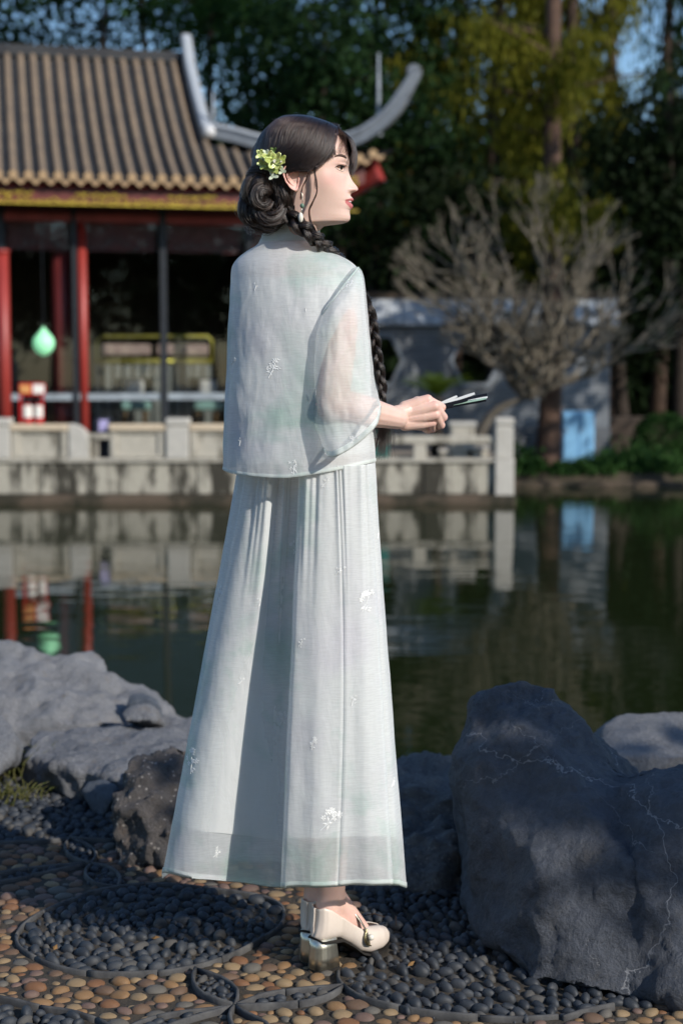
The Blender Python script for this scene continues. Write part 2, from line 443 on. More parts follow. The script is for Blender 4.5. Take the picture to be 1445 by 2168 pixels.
# barrel tile rows, each ending in a round tile
SPC = 0.196; u = -2.6 + 0.01; row_i = 0
cap_me = MB(); cap_me.tube([(0, 0, 0), (0, 0.045, 0)], [0.062, 0.060], 12); cap_me = cap_me.mesh('tile_end', M_TILEEND)
rr = random.Random(5)
while u < UC - 0.05:
    vl = v_limit(u) - (0.03 if u < UG else 0.12)
    if vl > EV + 0.06:
        n = max(3, int((vl - EV)/0.105)); path = []; rad = []
        ju = rr.uniform(-0.006, 0.006)
        for k in range(n + 1):
            v = EV - 0.02 + (vl - EV + 0.02)*k/n
            path.append(P(u + ju, v, roof_z(u, v) + 0.004)); rad.append(0.053 if k % 2 == 0 else 0.047)
        m = MB(); m.tube(path, rad, 8); row = m.build('tile_row', M_TILE, pav, True)
        c = bpy.data.objects.new('tile_end', cap_me); COL.objects.link(c)
        c.parent = row; q = P(u + ju, EV - 0.045, roof_z(u, EV) + 0.002); c.location = q; c.rotation_euler = (0.15, 0, PA)
        # drip tile between rows
        uu = u + SPC/2; zz = roof_z(uu, EV) - 0.035
        m = MB(); pl = [P(uu + a, EV - 0.02, zz + b) for a, b in ((-0.075, 0.0), (-0.05, -0.045), (0, -0.085), (0.05, -0.045), (0.075, 0.0), (0, -0.02))]
        m.prism(pl, PVV*0.02); m.build('drip_tile', M_TILEEND, pav)
    u += SPC; row_i += 1
# ridges
m = PB(); m.ub(-3.2, UG, RV - 0.09, RV + 0.09, RZ - 0.06, RZ + 0.13); m.build('main_ridge', M_PAN, pav, bevel=0.03)
def ridge_bar(path, hw, hh, name, mat, parent):
    """moulded ridge of rectangular section with a projecting cap"""
    side = PVV if False else None; body = []; cap = []
    for i, p in enumerate(path):
        t = (path[min(len(path)-1, i+1)] - path[max(0, i-1)]).normalized(); lat = Vector((-t.y, t.x, 0)); lat = lat.normalized() if lat.length > 0.05 else PVV
        up = lat.cross(t).normalized(); up = up if up.z > -0.2 or i > len(path)*0.8 else -up
        if i and up.dot(pu_) < 0: up = -up
        pu_ = up; w, h = hw[i], hh[i]
        body.append([p - lat*w - up*h, p + lat*w - up*h, p + lat*w + up*h*0.62, p - lat*w + up*h*0.62])
        cap.append([p - lat*w*1.45 + up*h*0.62, p + lat*w*1.45 + up*h*0.62, p + lat*w*0.9 + up*h*1.05, p - lat*w*0.9 + up*h*1.05])
    o = MB().loft(body).build(name, mat, parent, bevel=0.008); MB().loft(cap).build('ridge_cap', M_RIDGEL, o, bevel=0.01); return o
M_RIDGEL = weathered_stone('pale_ridge_cap', (0.42, 0.45, 0.48), (0.2, 0.215, 0.235), 0.62, False)
path = []; w1 = []; h1 = []
for k in range(16):
    s = k/15; v = RV + 0.1 + (VG - RV - 0.1)*s; up = 0.24*max(0, 1 - s*4.5)**1.5
    path.append(P(UG, v, roof_z(UG, min(v, RV)) + 0.10 + up)); w1.append(0.062); h1.append(0.115)
gr = ridge_bar(path, w1, h1, 'gable_ridge', M_RIDGE, pav)
m = MB(); m.sphere(P(UG + 0.02, VG - 0.12, roof_z(UG, VG) + 0.10), 0.10, 12, 8); m.build('ridge_finial', plain('white_plaster', (0.62, 0.62, 0.62), 0.8), gr, True)
hp = [(446, 276), (500, 287), (548, 300), (640, 316), (740, 297), (790, 272), (830, 236), (854, 200), (872, 170), (882, 152), (878, 144), (869, 147), (868, 158)]
yy = np.interp([p[0] for p in hp], [446, 850, 890], [22.4, 21.65, 21.6])
path = bezier([W(p[0], p[1], y) for p, y in zip(hp, yy)], 5); q_ = np.linspace(0, 1, len(path))
ridge_bar(path, list(np.interp(q_, [0, .5, .75, 1], [0.065, 0.065, 0.05, 0.04])), list(np.interp(q_, [0, .4, .55, .75, .85, 1], [0.10, 0.10, 0.095, 0.062, 0.045, 0.04])), 'hip_ridge', M_RIDGE, pav)
# eave fascia, gilded carving
for (z0, z1, mat, nm) in ((3.60, 3.70, M_DRED, 'eave_board'), (3.42, 3.60, red_wood('carving_ground', (0.16, 0.03, 0.02)), 'frieze_board')):
    rings = []
    for u in np.linspace(-3.0, 4.0, 40):
        L = roof_z(u, EV) - EZ
        rings.append([P(u, -0.86, z0 + L), P(u, -0.80, z0 + L), P(u, -0.80, z1 + L), P(u, -0.86, z1 + L)])
    MB().loft(rings).build(nm, mat, pav)
M_GOLD = NT('gilded_carving'); M_GOLD.base(M_GOLD.ramp(M_GOLD.noise(14, 4), [(0.3, (0.30, 0.20, 0.02)), (0.7, (0.62, 0.47, 0.05))])); M_GOLD.set(Roughness=0.5, Metallic=0.15); M_GOLD = M_GOLD.m
m = MB(); rg = random.Random(9)
for u in np.arange(-2.9, 3.9, 0.062):
    L = roof_z(u, EV) - EZ
    for k in range(2):
        a = rg.uniform(0, 6.28); r = rg.uniform(0.022, 0.045); zc = 3.455 + 0.085*k + rg.uniform(-.015, .02) + L
        if k == 1 and math.sin(u*5.1) < -0.2: continue
        pts = [P(u + math.cos(a + t)*r*(1 - t/7), -0.872, zc + math.sin(a + t)*r*(1 - t/7)) for t in np.linspace(0, 4.6, 6)]
        m.tube(pts, 0.013, 5)
m.build('gilded_carving', M_GOLD, pav, True)
m = PB(); m.ub(-3.0, 3.9, -0.875, -0.858, 3.412, 3.436); m.build('gilded_bead', M_GOLD, pav)
# corner beam under the eave
a, b = P(3.1, 0.15, 3.35), P(4.22, -0.80, 4.02)
d = (b - a).normalized(); sd = d.cross(Vector((0, 0, 1))).normalized(); up = sd.cross(d)
m = MB(); m.obox((a + b)/2, d*((b-a).length/2), sd*0.10, up*0.17); m.build('corner_beam', M_RED, pav, bevel=0.03)
# timber frame and glazing
ZF = 0.0
bays = [-3.0, -2.0, PU(5, 600, 0)[0], PU(163, 600, 0)[0] - 0.02, PU(344, 600, 0)[0], PU(525, 600, 0)[0], PU(640, 600, 0)[0]]
zb0, zb1 = PU(200, 472, 0)[1], PU(200, 441, 0)[1]
m = PB(); m.ub(-3.0, 3.35, -0.12, 0.12, zb0, zb0 + 0.11); m.build('lintel_beam', M_PINKRED, pav, bevel=0.01)
m = PB(); m.ub(-3.0, 3.35, -0.09, 0.12, zb0 + 0.11, zb1); m.build('upper_beam', M_DRED, pav, bevel=0.01)
m = PB(); m.ub(-3.0, 3.35, -0.07, 0.12, zb1, 3.75); m.build('head_panel', M_SLATE, pav)
for k, u in enumerate(bays[1:-1]):
    if k == 2: continue
    m = PB(); m.ub(u - 0.045, u + 0.045, -0.14, 0.03, ZF, zb1 + 0.03); m.build('mullion', M_SLATE, pav)
up_ = bays[3] + 0.09
m = MB(); m.tube([P(up_, -0.05, ZF), P(up_, -0.05, zb0)], 0.07, 14); m.build('red_post', M_RED, pav, True)
m = PB(); m.ub(up_ - 0.14, up_ - 0.075, -0.14, 0.03, ZF, zb1 + 0.03); m.build('mullion', M_SLATE, pav)
for uu in (up_ - 0.26, 3.25): 
    m = MB(); m.tube([P(uu, 0.22, ZF), P(uu, 0.22, 3.6)], 0.155, 18); m.build('column', red_wood('column_red', (0.34, 0.045, 0.045)) if 'column_red' not in bpy.data.materials else bpy.data.materials['column_red'], pav, True)
t = NT('window_glass'); t.t.nodes.remove(t.b)
gl = t.n('ShaderNodeBsdfGlossy'); gl.inputs['Roughness'].default_value = 0.02; gl.inputs['Color'].default_value = (0.9, 0.95, 0.97, 1)
tr = t.n('ShaderNodeBsdfTransparent'); tr.inputs['Color'].default_value = (0.84, 0.88, 0.88, 1)
lw_ = t.n('ShaderNodeLayerWeight'); lw_.inputs['Blend'].default_value = 0.5
fr_out = t.math('ADD', t.math('MULTIPLY', t.math('POWER', lw_.outputs['Facing'], 4.0), 0.9), 0.04)
ms = t.n('ShaderNodeMixShader'); t.l(fr_out, ms.inputs[0]); t.l(tr.outputs[0], ms.inputs[1]); t.l(gl.outputs[0], ms.inputs[2]); t.l(ms.outputs[0], t.out.inputs['Surface'])
M_GLASS = t.m
for k in range(len(bays) - 1):
    m = PB(); m.ub(bays[k] + 0.05, bays[k+1] - 0.05, -0.055, -0.045, ZF + 0.05, zb0 - 0.002); m.build('glass_pane', M_GLASS, pav)
zr0, zr1 = PU(200, 847, -0.1)[1], PU(200, 833, -0.1)[1]
m = PB(); m.ub(bays[2] + 0.05, 2.4, -0.10, -0.062, zr0, zr1); m.build('glazing_strip', plain('grey_blue_strip', (0.26, 0.30, 0.33), 0.5), pav)  # pale grey-blue strip across the front of the glass
m = PB(); m.ub(-3.0, 3.3, 4.2, 4.3, 0, 3.7); m.build('back_wall', M_BROWN, pav)
PB().ub(-3.05, -3.0, 0, 4.2, 0, 3.7).build('side_wall', M_BROWN, pav); PB().ub(3.3, 3.35, 0.05, 4.3, 0, 3.7).build('side_wall', M_BROWN, pav)
m = PB(); m.ub(-3.0, 3.3, 0, 4.2, 3.7, 3.75); m.build('inner_ceiling', M_BROWN, pav)
m = PB(); m.ub(-3.0, 3.3, -0.1, 4.2, ZF - 0.02, ZF + 0.03); m.build('inner_floor', M_BROWN, pav)
# fretwork transom hanging inside the glass
M_TRANS = red_wood('transom_red', (0.21, 0.035, 0.032)); M_FRET = plain('greyed_fretwork', (0.20, 0.14, 0.14), 0.6)
zt0, zt1 = PU(250, 540, 0.0)[1], PU(250, 486, 0.0)[1]
for k in range(1, len(bays) - 1):
    tp = PB().ub(bays[k] + 0.08, bays[k+1] - 0.08, 0.03, 0.06, zt0 + 0.05, zb0 - 0.004).build('transom_panel', M_TRANS, pav)
    m = PB(); u = bays[k] + 0.2
    while u < bays[k+1] - 0.25:
        w = rg.uniform(0.05, 0.12); z = zt0 + rg.uniform(0.05, 0.16); h = rg.uniform(0.05, 0.12)
        m.ub(u, u + w, 0.012, 0.029, z, z + 0.014); m.ub(u, u + 0.014, 0.012, 0.029, z + 0.015, z + h); m.ub(u + w - 0.014, u + w, 0.012, 0.029, z + 0.015, z + h)
        u += w + rg.uniform(0.02, 0.06)
    m.build('fretwork', M_FRET, tp)
# lightning rods
for px, y0, y1, lab in ((800, 112, 285, 'tall thin pale lightning rod above the upswept roof corner'), (450, 195, 272, 'short thin pale lightning rod beside the gable ridge')):
    Y = 21.9 if px == 800 else 22.5
    m = MB(); m.tube([W(px, y1, Y), W(px + 1, (y0+y1)/2, Y), W(px + 1, y0, Y)], [0.03, 0.026, 0.012], 6)
    m.tube([W(px, y1 + 3, Y), W(px, y1 - 6, Y)], [0.06, 0.05], 8)
    o = m.build('lightning_rod', plain('rod_metal', (0.34, 0.38, 0.42), 0.4), None, True); tag(o, lab, 'lightning rod')
# free-standing red pillar at the parapet
pl = thing('red_pillar', 'bright red round pillar rising beside the parapet end post', 'pillar', (tx(3), TY + 0.35, 0))
m = MB(); m.tube([(tx(2), TY + 0.35, 0.0), (tx(2), TY + 0.35, tz(530))], 0.085, 16); m.build('shaft', M_RED, pl, True)
m = MB(); m.tube([(tx(2), TY + 0.35, tz(532)), (tx(2), TY + 0.35, tz(524))], 0.10, 16); m.build('pillar_cap', M_RED, pl, True)
m = MB(); m.tube([(tx(2), TY + 0.35, -0.02), (tx(2), TY + 0.35, 0.12)], [0.14, 0.12], 16); m.build('pillar_base', M_RAILW, pl, True)

# ------------------------------------------------------------------ things in and before the pavilion
def pu_box(px0, px1, py0, py1, v, d):
    u0, z1 = PU(px0, py0, v); u1, z0 = PU(px1, py1, v)
    return PB().ub(u0, u1, v, v + d, z0, z1)
M_FIRE = plain('fire_red', (0.42, 0.012, 0.012), 0.35, 0.12); M_WHITE = plain('white_label', (0.75, 0.74, 0.68), 0.6, 0.05)
fc = thing('fire_cabinet', 'red fire equipment stand with yellow and white label plates', 'fire cabinet', P(PU(67, 850, -1.1)[0], -1.0, 0))
pu_box(39, 97, 811, 838, -1.15, 0.22).build('cabinet_head', M_FIRE, fc, bevel=0.02)
pu_box(41, 48, 838, 955, -1.13, 0.2).build('cabinet_side', M_FIRE, fc); pu_box(88, 95, 838, 955, -1.13, 0.2).build('cabinet_side', M_FIRE, fc)
pu_box(48, 88, 838, 955, -0.98, 0.04).build('cabinet_back', plain('dark_red_sheet', (0.12, 0.008, 0.008), 0.5), fc)
pu_box(43, 65, 815, 832, -1.158, 0.006).build('yellow_plate', plain('yellow_plate', (0.62, 0.30, 0.10), 0.6), fc)
pu_box(70, 94, 814, 833, -1.158, 0.006).build('white_plate', M_WHITE, fc)
for px in (58, 82):
    u, zt = PU(px, 846, -1.08); zb = PU(px, 962, -1.08)[1]
    ex = thing('fire_extinguisher', 'red fire extinguisher with white label under the ' + ('yellow' if px < 70 else 'white') + ' plate of the red stand', 'fire extinguisher', P(u, -1.08, zb), 'fire extinguishers in the red stand')
    m = MB(); m.tube([P(u, -1.08, zb), P(u, -1.08, zt - 0.10), P(u, -1.08, zt - 0.05)], [0.068, 0.068, 0.03], 14); m.build('cylinder_body', M_FIRE, ex, True)
    m = MB(); m.tube([P(u, -1.08, zt - 0.05), P(u, -1.08, zt)], 0.022, 8); m.obox(P(u + 0.03, -1.08, zt), PUV*0.05, PVV*0.01, Vector((0, 0, 0.012))); m.build('valve', M_SLATE, ex)
    z1 = PU(px, 858, -1.08)[1]; z0 = PU(px, 884, -1.08)[1]
    pts = [[P(u, -1.08, z) + (PUV*math.cos(a) + PVV*math.sin(a))*0.0705 for a in np.linspace(-2.6, -0.5, 8)] for z in (z0, z1)]
    MB().loft(pts, closed=False, cap=False).build('label_sleeve', M_WHITE, ex, True)
# green drop-shaped lantern
u, zc = PU(93, 722, -0.30)
gt = NT('green_lantern_glow'); gt.base((0.35, 0.75, 0.45)); gt.set(Roughness=0.4); gt.b.inputs['Emission Color'].default_value = (0.30, 0.85, 0.45, 1); gt.b.inputs['Emission Strength'].default_value = 0.55
ln = thing('drop_lantern', 'glowing pale green drop shaped lantern hung before the glass', 'lantern', P(u, -0.30, zc))
prof = [(-0.20, 0.012), (-0.185, 0.05), (-0.15, 0.10), (-0.09, 0.14), (-0.02, 0.152), (0.04, 0.135), (0.10, 0.085), (0.15, 0.04), (0.19, 0.012), (0.21, 0.002)]
MB().tube([P(u, -0.30, zc + a) for a, r in prof], [r for a, r in prof], 16).build('glowing_shade', gt.m, ln, True)
m = MB(); m.tube([P(u, -0.30, zc + 0.205), P(u, -0.30, 3.42)], 0.006, 5); m.build('cord', M_SLATE, ln)
# bench with brass frame and panelled back
M_BRASS = plain('brass_tube', (0.60, 0.48, 0.10), 0.35, 0.15, metallic=0.6); M_PAD = plain('rose_pad', (0.50, 0.32, 0.28), 0.8); M_PANELG = plain('grey_slats', (0.26, 0.24, 0.22), 0.7)
bn = thing('bench_screen', 'brass framed booth screen with rose padding inside the pavilion', 'screen', P(PU(330, 800, 1.2)[0], 1.2, 0))
def pz(px, py, v=1.2): 
    a, b = PU(px, py, v); return P(a, v, b)
for seg in (((206, 770), (206, 722), (216, 712), (440, 712), (449, 722), (449, 770)), ((206, 765), (449, 765))):
    MB().tube([pz(*q) for q in seg], 0.022 if len(seg) > 2 else 0.04, 8).build('brass_frame', M_BRASS, bn, True)
pu_box(214, 320, 728, 752, 1.16, 0.08).build('padded_back', M_PAD, bn, bevel=0.03); pu_box(332, 442, 728, 752, 1.16, 0.08).build('padded_back', M_PAD, bn, bevel=0.03)
for k in range(12):
    x0 = 200 + k*21; pu_box(x0, x0 + 18, 772, 955, 1.16, 0.06).build('slat', M_PANELG, bn)
M_CUSH = plain('pale_cushion', (0.65, 0.56, 0.53), 0.85); M_CHAIRB = plain('dark_chair_shell', (0.03, 0.032, 0.038), 0.5); M_MINT = plain('mint_seat', (0.30, 0.44, 0.39), 0.7)
for px, lab in ((287, 'dark curved chair with grey cushion before the slatted screen'), (440, 'dark curved chair with rosy cushion at the end of the slatted screen')):
    ch = thing('lounge_chair', lab, 'chair', P(PU(px, 900, 0.5)[0], 0.6, 0.03), 'lounge chairs inside the pavilion')
    ring0 = []; ring1 = []
    u0 = PU(px, 900, 0.6)[0]; zt = PU(px, 800, 0.6)[1]; zs = PU(px, 848, 0.6)[1]
    rings = []
    for z, r in ((zs - 0.12, 0.22), (zs, 0.25), (zt - 0.05, 0.27), (zt, 0.26)):
        rings.append([P(u0, 0.72, z) + PUV*math.cos(a)*r + PVV*math.sin(a)*r*0.9 for a in np.linspace(-0.5, math.pi + 0.5, 16)])
    MB().loft(rings, closed=False, cap=False).build('curved_back', M_CHAIRB, ch, True)
    m = PB(); m.ub(u0 - 0.13, u0 + 0.13, 0.50, 0.62, zs, zt - 0.03); m.build('cushion', M_CUSH, ch, bevel=0.04)
    m = PB(); m.ub(u0 - 0.22, u0 + 0.22, 0.42, 0.92, zs - 0.14, zs - 0.01); m.build('seat', M_MINT, ch, bevel=0.04)
    for a in (-0.17, 0.17):
        for bb in (0.47, 0.87):
            MB().tube([P(u0 + a, bb, 0.03), P(u0 + a*0.9, bb, zs - 0.14)], 0.018, 6).build('leg', plain('oak', (0.25, 0.13, 0.05), 0.5) if 'oak' not in bpy.data.materials else bpy.data.materials['oak'], ch)
cu, cz = PU(113, 845, 0.4)
m = PB(); m.ub(cu - 0.05, cu + 0.05, 0.4, 0.5, 0.03, cz); tag(m.build('oak_stand', bpy.data.materials['oak'], None, bevel=0.01), 'narrow oak stand behind the glass beside the fire stand', 'stand')

# ------------------------------------------------------------------ grey brick wall with hexagonal openings
GY = 25.0
def gx(px): return W(px, 800, GY).x
def gz(py): return W(1000, py, GY).z
def brick_mat(name, c1, c2, mortar, scale):
    t = NT(name); br = t.n('ShaderNodeTexBrick'); br.inputs['Scale'].default_value = scale
    t.l(t.coord((1, 1, 1), rot=(math.pi/2, 0, 0)), br.inputs['Vector'])
    for k, c in (('Color1', c1), ('Color2', c2), ('Mortar', mortar)): br.inputs[k].default_value = (*c, 1)
    br.inputs['Mortar Size'].default_value = 0.008; br.inputs['Brick Width'].default_value = 0.26; br.inputs['Row Height'].default_value = 0.07
    t.base(t.mix(t.ramp(t.noise(1.6, 5), [(0.35, 0.0), (0.75, 0.5)]), br.outputs['Color'], (0.045, 0.05, 0.055)))
    t.set(Roughness=0.85); t.bump(br.outputs['Fac'], 0.4, -0.01); return t.m
M_BRICK = brick_mat('grey_brick', (0.19, 0.215, 0.24), (0.25, 0.27, 0.29), (0.17, 0.17, 0.17), 1.0)
gw = thing('garden_wall', 'grey brick garden wall with hexagonal openings and pale tiled coping', 'wall', (gx(1030), GY, -0.36))
bm = bmesh.new()
def loop(pts):
    vs = [bm.verts.new((x, GY, z)) for x, z in pts]
    for i in range(len(vs)): bm.edges.new((vs[i], vs[(i+1) % len(vs)]))
x0, x1, z0, z1 = gx(560), gx(1290), -0.42, gz(684)
loop([(x0, z0), (x1, z0), (x1, z1), (x0, z1)])
hexes = []
for cx in (800, 1006):
    c = gx(cx); zc = gz(763); hw, hh = 0.375, 0.37
    pts = [(c - hw, zc), (c - hw*0.52, zc + hh), (c + hw*0.52, zc + hh), (c + hw, zc), (c + hw*0.52, zc - hh), (c - hw*0.52, zc - hh)]
    hexes.append(pts); loop(pts)
bmesh.ops.triangle_fill(bm, use_beauty=True, use_dissolve=False, edges=bm.edges[:])
ret = bmesh.ops.extrude_face_region(bm, geom=bm.faces[:])
bmesh.ops.translate(bm, verts=[v for v in ret['geom'] if isinstance(v, bmesh.types.BMVert)], vec=(0, 0.32, 0))
bmesh.ops.recalc_face_normals(bm, faces=bm.faces)
me = bpy.data.meshes.new('brickwork'); bm.to_mesh(me); bm.free(); me.materials.append(M_BRICK)
link(bpy.data.objects.new('brickwork', me), gw)
M_HEXF = plain('pale_hex_frame', (0.26, 0.29, 0.32), 0.8)
for pts in hexes:
    q = [Vector((x, GY - 0.01, z)) for x, z in pts]
    c = sum(q, Vector())/6; fr_ = MB()
    o_ = [c + (p - c)*1.16 for p in q]; o2 = [p + Vector((0, -0.035, 0)) for p in o_]; i2 = [p + Vector((0, -0.035, 0)) for p in q]; ib = [p + Vector((0, 0.2, 0)) for p in q]
    for k in range(6):
        j = (k+1) % 6
        fr_.add([o_[k], o_[j], o2[j], o2[k]], [(0, 1, 2, 3)]); fr_.add([o2[k], o2[j], i2[j], i2[k]], [(0, 1, 2, 3)]); fr_.add([i2[k], i2[j], ib[j], ib[k]], [(0, 1, 2, 3)])
    fr_.build('hexagon_frame', M_HEXF, gw)
# sloping coping of pale tiles, one by one
M_COPET = weathered_stone('pale_coping_tile', (0.52, 0.56, 0.60), (0.22, 0.25, 0.28), 0.56, False)
x = x0 - 0.1; rs = random.Random(11)
while x < x1 + 0.1:
    w = 0.235
    zt, zb = gz(628), gz(682)
    m = MB(); j = rs.uniform(-0.006, 0.006)
    m.add([(x+.006, GY - 0.14, zb + j), (x + w - .006, GY - 0.14, zb + j), (x + w - .006, GY + 0.14, zt + j), (x+.006, GY + 0.14, zt + j),
           (x+.006, GY - 0.14, zb - 0.05 + j), (x + w - .006, GY - 0.14, zb - 0.05 + j), (x + w - .006, GY + 0.14, zb - 0.05 + j), (x+.006, GY + 0.14, zb - 0.05 + j)],
          [(0, 1, 2, 3), (7, 6, 5, 4), (4, 5, 1, 0), (5, 6, 2, 1), (6, 7, 3, 2), (7, 4, 0, 3)])
    m.build('coping_tile', M_COPET, gw); x += w
m = MB(); m.box((x0 - 0.1, GY + 0.08, gz(632)), (x1 + 0.1, GY + 0.24, gz(618))); m.build('coping_ridge', M_LEDGE, gw, bevel=0.03)
m = MB(); m.box((x0, GY - 0.05, -0.42), (x1 + 0.02, GY - 0.002, gz(905))); m.build('plinth', brick_mat('plinth_brick', (0.09, 0.10, 0.115), (0.12, 0.13, 0.14), (0.19, 0.19, 0.19), 1.0), gw)
# blue cabinet against the wall
bb = thing('blue_cabinet', 'light blue metal cabinet standing against the grey brick wall', 'cabinet', (gx(1225), GY - 0.6, -0.36))
CY = 24.45
def cw(px, py): return W(px, py, CY)
M_BLUE = plain('blue_paint', (0.22, 0.46, 0.70), 0.5, 0.10, 3, 0.05)
a, b = cw(1189, 962), cw(1258, 871)
m = MB(); m.box((a.x, CY, a.z - 0.12), (b.x, CY + 0.3, b.z)); m.build('cabinet_body', M_BLUE, bb, bevel=0.012)
for x_0, x_1 in ((a.x + 0.025, (a.x+b.x)/2 - 0.008), ((a.x+b.x)/2 + 0.008, b.x - 0.025)):
    d_ = MB().box((x_0, CY - 0.02, a.z - 0.06), (x_1, CY + 0.001, b.z - 0.03)).build('cabinet_door', M_BLUE, bb, bevel=0.006)
    MB().box((x_0 + 0.02, CY - 0.028, (a.z+b.z)/2), (x_0 + 0.04, CY - 0.0195, (a.z+b.z)/2 + 0.08)).build('handle', M_RIDGE, d_)
# kerb of the far bank, low wall in the shade
m = MB(); m.box((tx(1083) + 0.1, 22.60, -1.4), (12, 22.82, -0.47)); o = m.build('kerb', M_LEDGE, None, bevel=0.03); tag(o, kind='structure')
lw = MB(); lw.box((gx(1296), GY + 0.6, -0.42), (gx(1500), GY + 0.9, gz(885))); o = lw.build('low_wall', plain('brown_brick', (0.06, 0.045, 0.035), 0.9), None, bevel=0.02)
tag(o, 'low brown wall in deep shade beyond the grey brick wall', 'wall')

# =================================================================== TREES AND PLANTS
def leaf_mat(name, c1, c2, c3, trans=0.35, scale=0.9):
    t = NT(name)
    n = t.noise(scale, 3, 0.6); f = t.noise(scale*9, 2, 0.6)
    col = t.mix(t.ramp(f, [(0.35, 0.0), (0.65, 0.7)]), t.ramp(n, [(0.35, c1), (0.65, c2)]), c3)
    t.base(col); t.set(Roughness=0.6); t.b.inputs['Specular IOR Level'].default_value = 0.08
    tl = t.n('ShaderNodeBsdfTranslucent'); t.l(col, tl.inputs['Color'])
    mx = t.n('ShaderNodeMixShader'); mx.inputs[0].default_value = trans
    t.l(t.b.outputs[0], mx.inputs[1]); t.l(tl.outputs[0], mx.inputs[2]); t.l(mx.outputs[0], t.out.inputs['Surface'])
    return t.m
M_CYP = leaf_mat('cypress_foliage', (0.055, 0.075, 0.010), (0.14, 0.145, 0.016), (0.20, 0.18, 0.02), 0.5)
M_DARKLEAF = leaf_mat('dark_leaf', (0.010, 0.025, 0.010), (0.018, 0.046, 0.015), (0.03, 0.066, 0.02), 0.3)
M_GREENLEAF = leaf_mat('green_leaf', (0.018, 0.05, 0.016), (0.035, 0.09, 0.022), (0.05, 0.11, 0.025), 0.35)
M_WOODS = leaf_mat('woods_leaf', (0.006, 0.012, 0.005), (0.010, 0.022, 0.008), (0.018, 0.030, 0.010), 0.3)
M_BARK = plain('cypress_bark', (0.055, 0.034, 0.023), 0.9, 0.4, 6, 0.6); M_BARKD = plain('dark_bark', (0.035, 0.026, 0.02), 0.9, 0.4, 6, 0.6)
def unit(v): return v/np.maximum(np.linalg.norm(v, axis=-1, keepdims=True), 1e-9)
def leaf_mesh(name, centers, long_dir, wid, lng, mat, rng):
    n = len(centers); a = unit(long_dir); r = rng.normal(size=(n, 3)); b = unit(np.cross(a, r))
    w = (wid*rng.uniform(0.6, 1.4, n))[:, None]; h = (lng*rng.uniform(0.6, 1.4, n))[:, None]
    V = np.stack([centers - a*h*0.5, centers + b*w*0.5 + a*h*0.05, centers + a*h*0.5, centers - b*w*0.5 + a*h*0.05], 1).reshape(-1, 3)
    F = np.arange(4*n).reshape(n, 4)
    return np_mesh(name, V, F, mat)
def trunk_mesh(base, height, r0, rng, lean=0.3, mat=None, limbs=14, lo=0.25, limb_len=1.6):
    m = MB(); pts = []; n = 12
    ph = rng.uniform(0, 6.28)
    for k in range(n + 1):
        s = k/n; pts.append(Vector((base[0] + lean*s*math.cos(ph) + 0.06*math.sin(s*9 + ph), base[1] + lean*s*math.sin(ph), base[2] + height*s)))
    rad = [r0*(1.35 if k == 0 else 1.0)*(1 - 0.8*k/n) for k in range(n + 1)]
    m.tube(pts, rad, 9); tips = []
    for j in range(limbs):
        s = lo + (1 - lo)*(j + rng.uniform(0, 1))/limbs; i = min(n - 1, int(s*n)); p = pts[i].lerp(pts[i+1], s*n - i)
        a = rng.uniform(0, 6.28); L = limb_len*(1.1 - 0.55*s)*rng.uniform(0.7, 1.3)
        q = [p + Vector((math.cos(a)*L*f, math.sin(a)*L*f, L*(0.35*f - 0.12*f*f))) for f in (0, 0.35, 0.7, 1.0)]
        rr = r0*(1 - 0.75*s)*0.4
        m.tube(q, [rr, rr*0.7, rr*0.45, rr*0.2], 5); tips.append(q)
    return m, pts, tips
def cypress_tree(px, Y, label, seed, n=6500, height=15, r0=0.17, zlow=2.2, spread=1.7, mat=None, group='cypress trees behind the garden'):
    rng = np.random.default_rng(seed)
    x = (px - 722.5)/FPX*Y; base = (x, Y, -0.36)
    root = thing('cypress_tree', label, 'tree', base, group)
    m, pts, tips = trunk_mesh(base, height, r0, rng, 0.3, None, 26, 0.22, spread)
    m.build('trunk', M_BARK, root, True)
    C = []; D = []
    per = n // len(tips)
    for q in tips:
        f = rng.uniform(0.15, 1.15, per)
        P0 = np.array(q[0]); P1 = np.array(q[-1]); base_ = P0 + (P1 - P0)*f[:, None]
        drop = -np.abs(rng.normal(0, 0.42, per))
        off = rng.normal(0, 0.16, (per, 3)); off[:, 2] = drop
        C.append(base_ + off); d = rng.normal(0, 0.28, (per, 3)); d[:, 2] = -1; D.append(d)
    C = np.concatenate(C); D = np.concatenate(D); ok = C[:, 2] > zlow; C, D = C[ok], D[ok]
    o = bpy.data.objects.new('crown', leaf_mesh('crown', C, D, 0.055, 0.22, mat or M_CYP, rng)); link(o, root)
    return root
def broad_tree(px, Y, label, seed, zc, rx, rz, n=6000, mat=None, leaf=0.16, group='leafy trees behind the pavilion', trunk=0.16):
    rng = np.random.default_rng(seed); x = (px - 722.5)/FPX*Y; base = (x, Y, -0.36)
    root = thing('leafy_tree', label, 'tree', base, group)
    m, pts, tips = trunk_mesh(base, zc + rz*0.6, trunk, rng, 0.5, None, 12, 0.4, rx*0.9)
    m.build('trunk', M_BARKD, root, True)
    k = 34; cl = unit(rng.normal(size=(k, 3)))*rng.uniform(0.25, 1.0, (k, 1))*np.array([rx, rx*0.8, rz]) + np.array([x, Y, zc])
    idx = rng.integers(0, k, n); C = cl[idx] + rng.normal(0, 1, (n, 3))*np.array([0.42, 0.42, 0.30])
    D = rng.normal(0, 0.7, (n, 3)); D[:, 2] -= 0.5
    o = bpy.data.objects.new('crown', leaf_mesh('crown', C, D, leaf*0.6, leaf, mat or M_DARKLEAF, rng)); link(o, root)
    return root
